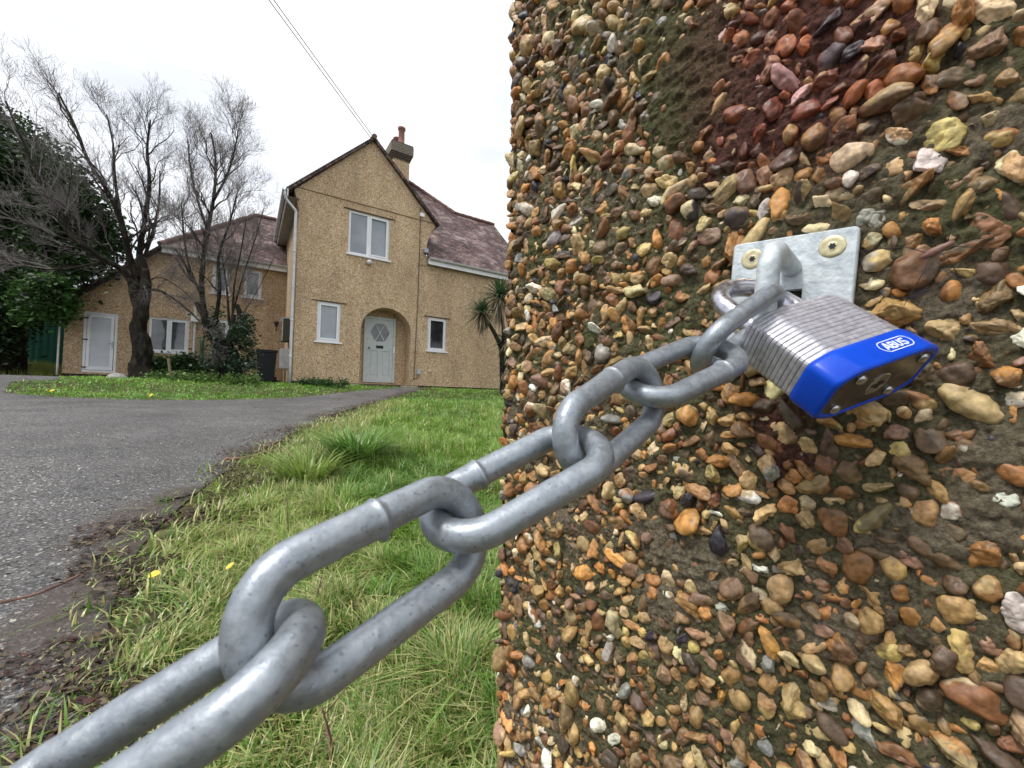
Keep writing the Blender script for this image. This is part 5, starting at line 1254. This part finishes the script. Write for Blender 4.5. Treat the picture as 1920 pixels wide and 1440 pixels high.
T2 = bare_tree('bare_tree', 'smaller bare multi-stemmed tree with an ivy-covered stump beside the black bin', (425, 706), 10.4,
          [([(418, 716, 0), (415, 685, 0), (412, 650, 0), (398, 620, 0), (386, 598, 0)], .23, .10), ([(438, 716, 0), (440, 690, 0), (432, 655, 0)], .20, .13), ([(430, 660, 0), (434, 625, -.05), (438, 590, 0)], .075, .055),
           ([(432, 640, 0), (447, 610, .1), (450, 590, .1), (444, 572, .1)], .10, .05), ([(448, 612, .1), (458, 598, .1), (467, 590, .1)], .06, .04), ([(412, 648, 0), (398, 620, -.3), (380, 590, -.4), (368, 566, -.5)], .07, .05), ([(405, 640, 0), (404, 615, 0), (406, 598, 0)], .08, .05)], T2L, 8, None)

# ---------------- leaf clusters (ivy, bushes, evergreens)
def leaves(centers, sig, n, size, cols, rg, elong=1.6, droop=.0):
    c = centers[rg.integers(0, len(centers), n)]; P = c + rg.normal(size=(n, 3)) * sig
    a = rg.normal(size=(n, 3)); a[:, 2] *= .55; a[:, 2] -= droop; a /= np.linalg.norm(a, axis=1)[:, None]
    up = np.array([0, 0, 1.0]) + rg.normal(size=(n, 3)) * .45; b = np.cross(up, a); b /= np.linalg.norm(b, axis=1)[:, None]; nn = np.cross(a, b)
    s = size * rg.uniform(.6, 1.3, n)[:, None]
    V = np.stack([P - a * s * elong * .5, P + b * s * .5 + nn * s * .12, P + a * s * elong * .5, P - b * s * .5 + nn * s * .12], 1)
    F = np.array([(0, 1, 2), (0, 2, 3)]); Fa = (F[None] + (np.arange(n) * 4)[:, None, None]).reshape(-1, 3)
    ci = np.array(cols)[rg.integers(0, len(cols), n)] * rg.uniform(.65, 1.3, (n, 1))
    return V.reshape(-1, 3), Fa, np.repeat(ci, 4, 0)
rg = np.random.default_rng(12)
ivc = np.array([dpx(u, v, 10.3 + dz) for u, v, dz in [(rg.uniform(386, 412), rg.uniform(585, 690), rg.uniform(-.3, .1)) for _ in range(30)] + [(rg.uniform(432, 478), rg.uniform(615, 690), rg.uniform(-.3, .2)) for _ in range(46)] + [(rg.uniform(458, 470), rg.uniform(595, 630), 0) for _ in range(8)]])
V, F, Cc = leaves(ivc, .09, 3600, .065, [(.020, .045, .018), (.030, .065, .025), (.05, .09, .05), (.10, .14, .10)], rg, 1.1)
mesh('ivy', V, F, M['leaf'], T2, False, Cc)
def bush(name, label, pxs, depth, n, size, cols, sig, dz=.4, stem=True, cat='bush', grp=None):
    C_ = np.array([dpx(u, v, depth + rg.uniform(-dz, dz)) for u, v in pxs]); gz = ground(C_[:, 0], C_[:, 1]); C_[:, 2] = np.maximum(C_[:, 2], gz + .05)
    base = C_.mean(0); base[2] = float(ground(base[0], base[1]))
    o = empty(name, base, label, cat, grp)
    V, F, Cc = leaves(C_, sig, n, size, cols, rg, 1.5); V[:, 2] = np.maximum(V[:, 2], ground(V[:, 0], V[:, 1]) + .01)
    mesh('foliage', V, F, M['leaf'], o, False, Cc)
    tw = TW()
    for c in C_[:14]: tw.tube(bez([base + rg.normal(size=3) * [.1, .1, 0], (base + c) / 2 + rg.normal(size=3) * .05, c], 3), np.linspace(.012, .004, 7), 5)
    tw.build('stems', 'bark', o)
bush('low_bush', 'dark green leafy bush under the white two-pane window', [(rg.uniform(285, 378), rg.uniform(676, 702)) for _ in range(40)], 10.9, 5200, .07, [(.015, .04, .012), (.03, .07, .02), (.06, .11, .03)], .11)
bush('ground_weeds', 'leafy weeds and nettles growing along the back of the grass strip by the tree trunks', [(rg.uniform(275, 480), rg.uniform(706, 722)) for _ in range(120)], 10.0, 7500, .04, [(.06, .13, .02), (.11, .20, .04), (.16, .24, .06), (.05, .10, .03)], .07, .8, cat='weeds')
bush('wall_weeds', 'dark weeds at the foot of the gable wall left of the door', [(rg.uniform(560, 650), rg.uniform(716, 726)) for _ in range(40)], 10.9, 2400, .04, [(.05, .11, .02), (.03, .07, .02)], .06, .5, cat='weeds')
mb = MB(); a_ = dpx(322, 702, 10.0); b_ = dpx(316, 672, 10.0); a_[2] = ground(*a_[:2]); mb.tube([a_, b_], [.035, .03], 8); tag(mb.build('wooden_post', mat('old_post_wood', (.16, .12, .07), (.24, .19, .12), scale=20, rough=.9), None), 'short pale leaning wooden stake in front of the low bush', 'stake')
mb = MB(); P = dpx(219, 716, 9.4); P[2] = float(ground(P[0], P[1]))
mb.lathe(P, [(.20, 0), (.19, .05), (.12, .12), (.03, .14)], 9); tag(mb.build('flat_stone', M['conc'], None), 'flat grey stone lying in the grass left of the gnarled trunk', 'stone')

# big dark evergreen on the left
def evergreen():
    rg2 = np.random.default_rng(44)
    out = [(-160, 150), (0, 205), (40, 222), (75, 262), (130, 300), (165, 350), (205, 395), (235, 440), (246, 468), (215, 500), (165, 535), (136, 570), (130, 600), (122, 606), (64, 600), (50, 640), (40, 662), (0, 672), (-160, 690)]
    poly = np.array(out, float); cs = []
    while len(cs) < 420:
        u, v = rg2.uniform(-160, 250), rg2.uniform(150, 700)
        if in_poly(np.array([u]), np.array([v]), poly)[0]:
            dist_, _, _ = seg_near(np.array([u]), np.array([v]), poly)
            if dist_[0] < (26 if v > 560 and u > 20 else 14): continue
            cs.append(dpx(u, v, 12.3 + rg2.uniform(-1.4, 2.6)) if u > 120 or v < 520 else dpx(u, v, 11.2 + rg2.uniform(-.8, 1.6)))
    cs = np.array(cs); base = dpx(20, 690, 12); base[2] = float(ground(base[0], base[1]))
    o = empty('evergreen_tree', base, 'huge dark evergreen tree filling the left edge, overhanging the end of the house', 'tree')
    V, F, Cc = leaves(cs, .26, 90000, .085, [(.018, .038, .012), (.028, .060, .016), (.040, .085, .022), (.012, .028, .010)], rg2, 1.7, .2)
    lo_ = np.array([dpx(u, v, 10.6) for u, v in [(rg2.uniform(40, 130), rg2.uniform(528, 598)) for _ in range(46)]])
    V2, F2, C2 = leaves(lo_, .12, 6500, .085, [(.05, .13, .03), (.08, .19, .04), (.12, .24, .06)], rg2, 1.7, .1)
    cr_ = mesh('crown', np.vstack([V, V2]), np.vstack([F, F2 + len(V)]), M['leaf'], o, False, np.vstack([Cc, C2]))
    tw = TW(); tw.tube(bez([base - ZZ * .1, base + ZZ * 2, base + ZZ * 4.5 + [.2, 0, 0], base + ZZ * 7], 4), np.linspace(.35, .1, 13), 12); tw.build('trunk', 'bark', o)
    tw = TW()
    for c in cs[::3]:
        h_ = base + ZZ * np.clip((c[2] - base[2]) * .6, .5, 6.5); tw.tube(bez([h_, (h_ + c) / 2 + ZZ * .2, c], 3), np.linspace(.05, .008, 7), 5)
    tw.build('limbs', 'bark', o)
evergreen()
# long grass mound by the green fence
P = []
for _ in range(120): P.append((rg.uniform(5, 116), rg.uniform(684, 700)))
x, y = [], []
n = 9000; cx_ = dpx(66, 700, 13.2); x = cx_[0] + g.normal(0, 1.3, n); y = cx_[1] + g.normal(0, .8, n); t = g.uniform(0, 1, (n, 1))
s_ = x * EF[0] + y * EF[1]; k = s_ < -4.5; x, y, t = x[k], y[k], t[k]; n = len(x)
V, F, Cc = blades(x, y, ground(x, y) + .35 * np.exp(-((x - cx_[0]) / 1.3) ** 2 - ((y - cx_[1]) / .9) ** 2), g.uniform(.1, .35, n), np.full(n, .012), np.abs(g.normal(.5, .3, n)), g.uniform(0, 6.28, n), np.array([.28, .42, .06]) * (1 - t) + np.array([.55, .56, .16]) * t, 4)  # blade colours lightened to make up for the evergreen crown's shade
o = mesh('long_grass', V, F, M['grass'], None, False, Cc); o['kind'] = 'stuff'; o['label'] = 'yellow-green rough grass in front of the green fence'

# ---------------- cordyline palm by the house wall
def cordyline():
    rg2 = np.random.default_rng(3); dep = 12.6
    base = dpx(943, 728, dep); base[2] = float(ground(base[0], base[1])) - .02
    o = empty('cordyline_palm', base, 'cordyline palm with spiky leaf heads, half hidden behind the pebble pillar by the house wall', 'palm')
    D = lambda u, v, dz=0: dpx(u, v, dep + dz)
    tw = TW(); tw.tube(bez([base, D(942, 690), D(940, 655), D(930, 630), D(917, 608), D(905, 588)], 4), np.linspace(.10, .045, 21), 9); tw.tube(bez([D(941, 660), D(944, 620), D(938, 575), D(938, 555)], 4), np.linspace(.06, .04, 13), 8); tw.build('trunk', 'bark', o)
    for (u, v, L, n) in ((904, 586, .62, 340), (938, 556, .85, 420), (950, 640, .6, 160), (948, 690, .55, 160)):
        c = D(u, v, rg2.uniform(-.2, .2)); el = np.concatenate([rg2.uniform(-.2, 1.4, n * 2 // 3), rg2.uniform(-1.5, -.3, n - n * 2 // 3)]); az = rg2.uniform(0, 6.283, n)
        d_ = np.stack([np.cos(az) * np.cos(el), np.sin(az) * np.cos(el), np.sin(el)], -1); Ls = L * rg2.uniform(.65, 1.1, n)
        side = np.stack([-np.sin(az), np.cos(az), 0 * az], -1); V = []
        for t, w_ in ((.03, .6), (.35, 1.0), (.7, .8), (1.0, 0)):
            p = c + d_ * (Ls * t)[:, None] - ZZ * (.28 * Ls * t ** 2.5)[:, None]
            if w_: V += [p - side * .017 * w_, p + side * .017 * w_]
            else: V += [p]
        V = np.stack(V, 1); F = np.array([(0, 1, 3), (0, 3, 2), (2, 3, 5), (2, 5, 4), (4, 5, 6)]); Fa = (F[None] + (np.arange(n) * 7)[:, None, None]).reshape(-1, 3)
        col = np.where((el < -.3)[:, None], np.array([.20, .165, .10]), np.array([.075, .125, .055])) * rg2.uniform(.6, 1.3, (n, 1))
        mesh('leaf_head', V.reshape(-1, 3), Fa, M['leaf'], o, False, np.repeat(col, 7, 0))
cordyline()

# ---------------- little long-legged insect and its thread, right of the plate
c = facept(1755, 470, .006); ax_ = facept(1785, 458, .006) - facept(1728, 486, .006); ax_ /= np.linalg.norm(ax_); up_ = np.cross(nF, ax_)
mb = MB(); mb.lathe(c - ax_ * .0042, [(.0002, 0), (.0009, .0010), (.0014, .0030), (.0013, .0055), (.0009, .0068), (.0010, .0080), (.0003, .0088)], 12, ax_)
sp = mb.build('long_legged_insect', mat('brown_insect', (.16, .08, .06), (.24, .13, .09), scale=900, rough=.5), None, True); tag(sp, 'small brown long-legged insect on the pebbles right of the wall plate', 'insect')
mb = MB()
for sg in (-1, 1):
    for k, t in enumerate((-.0015, .0005, .0025)):
        f0 = c + ax_ * t; f1 = f0 + up_ * sg * .005 + ax_ * (k - 1) * .004 + nF * .003; f2 = f0 + up_ * sg * .013 + ax_ * (k - 1) * .014 - nF * .002
        mb.tube([f0, f1, f2], [.00016, .00012, .0001], 5)
lg = mb.build('legs', M['dark'], sp)
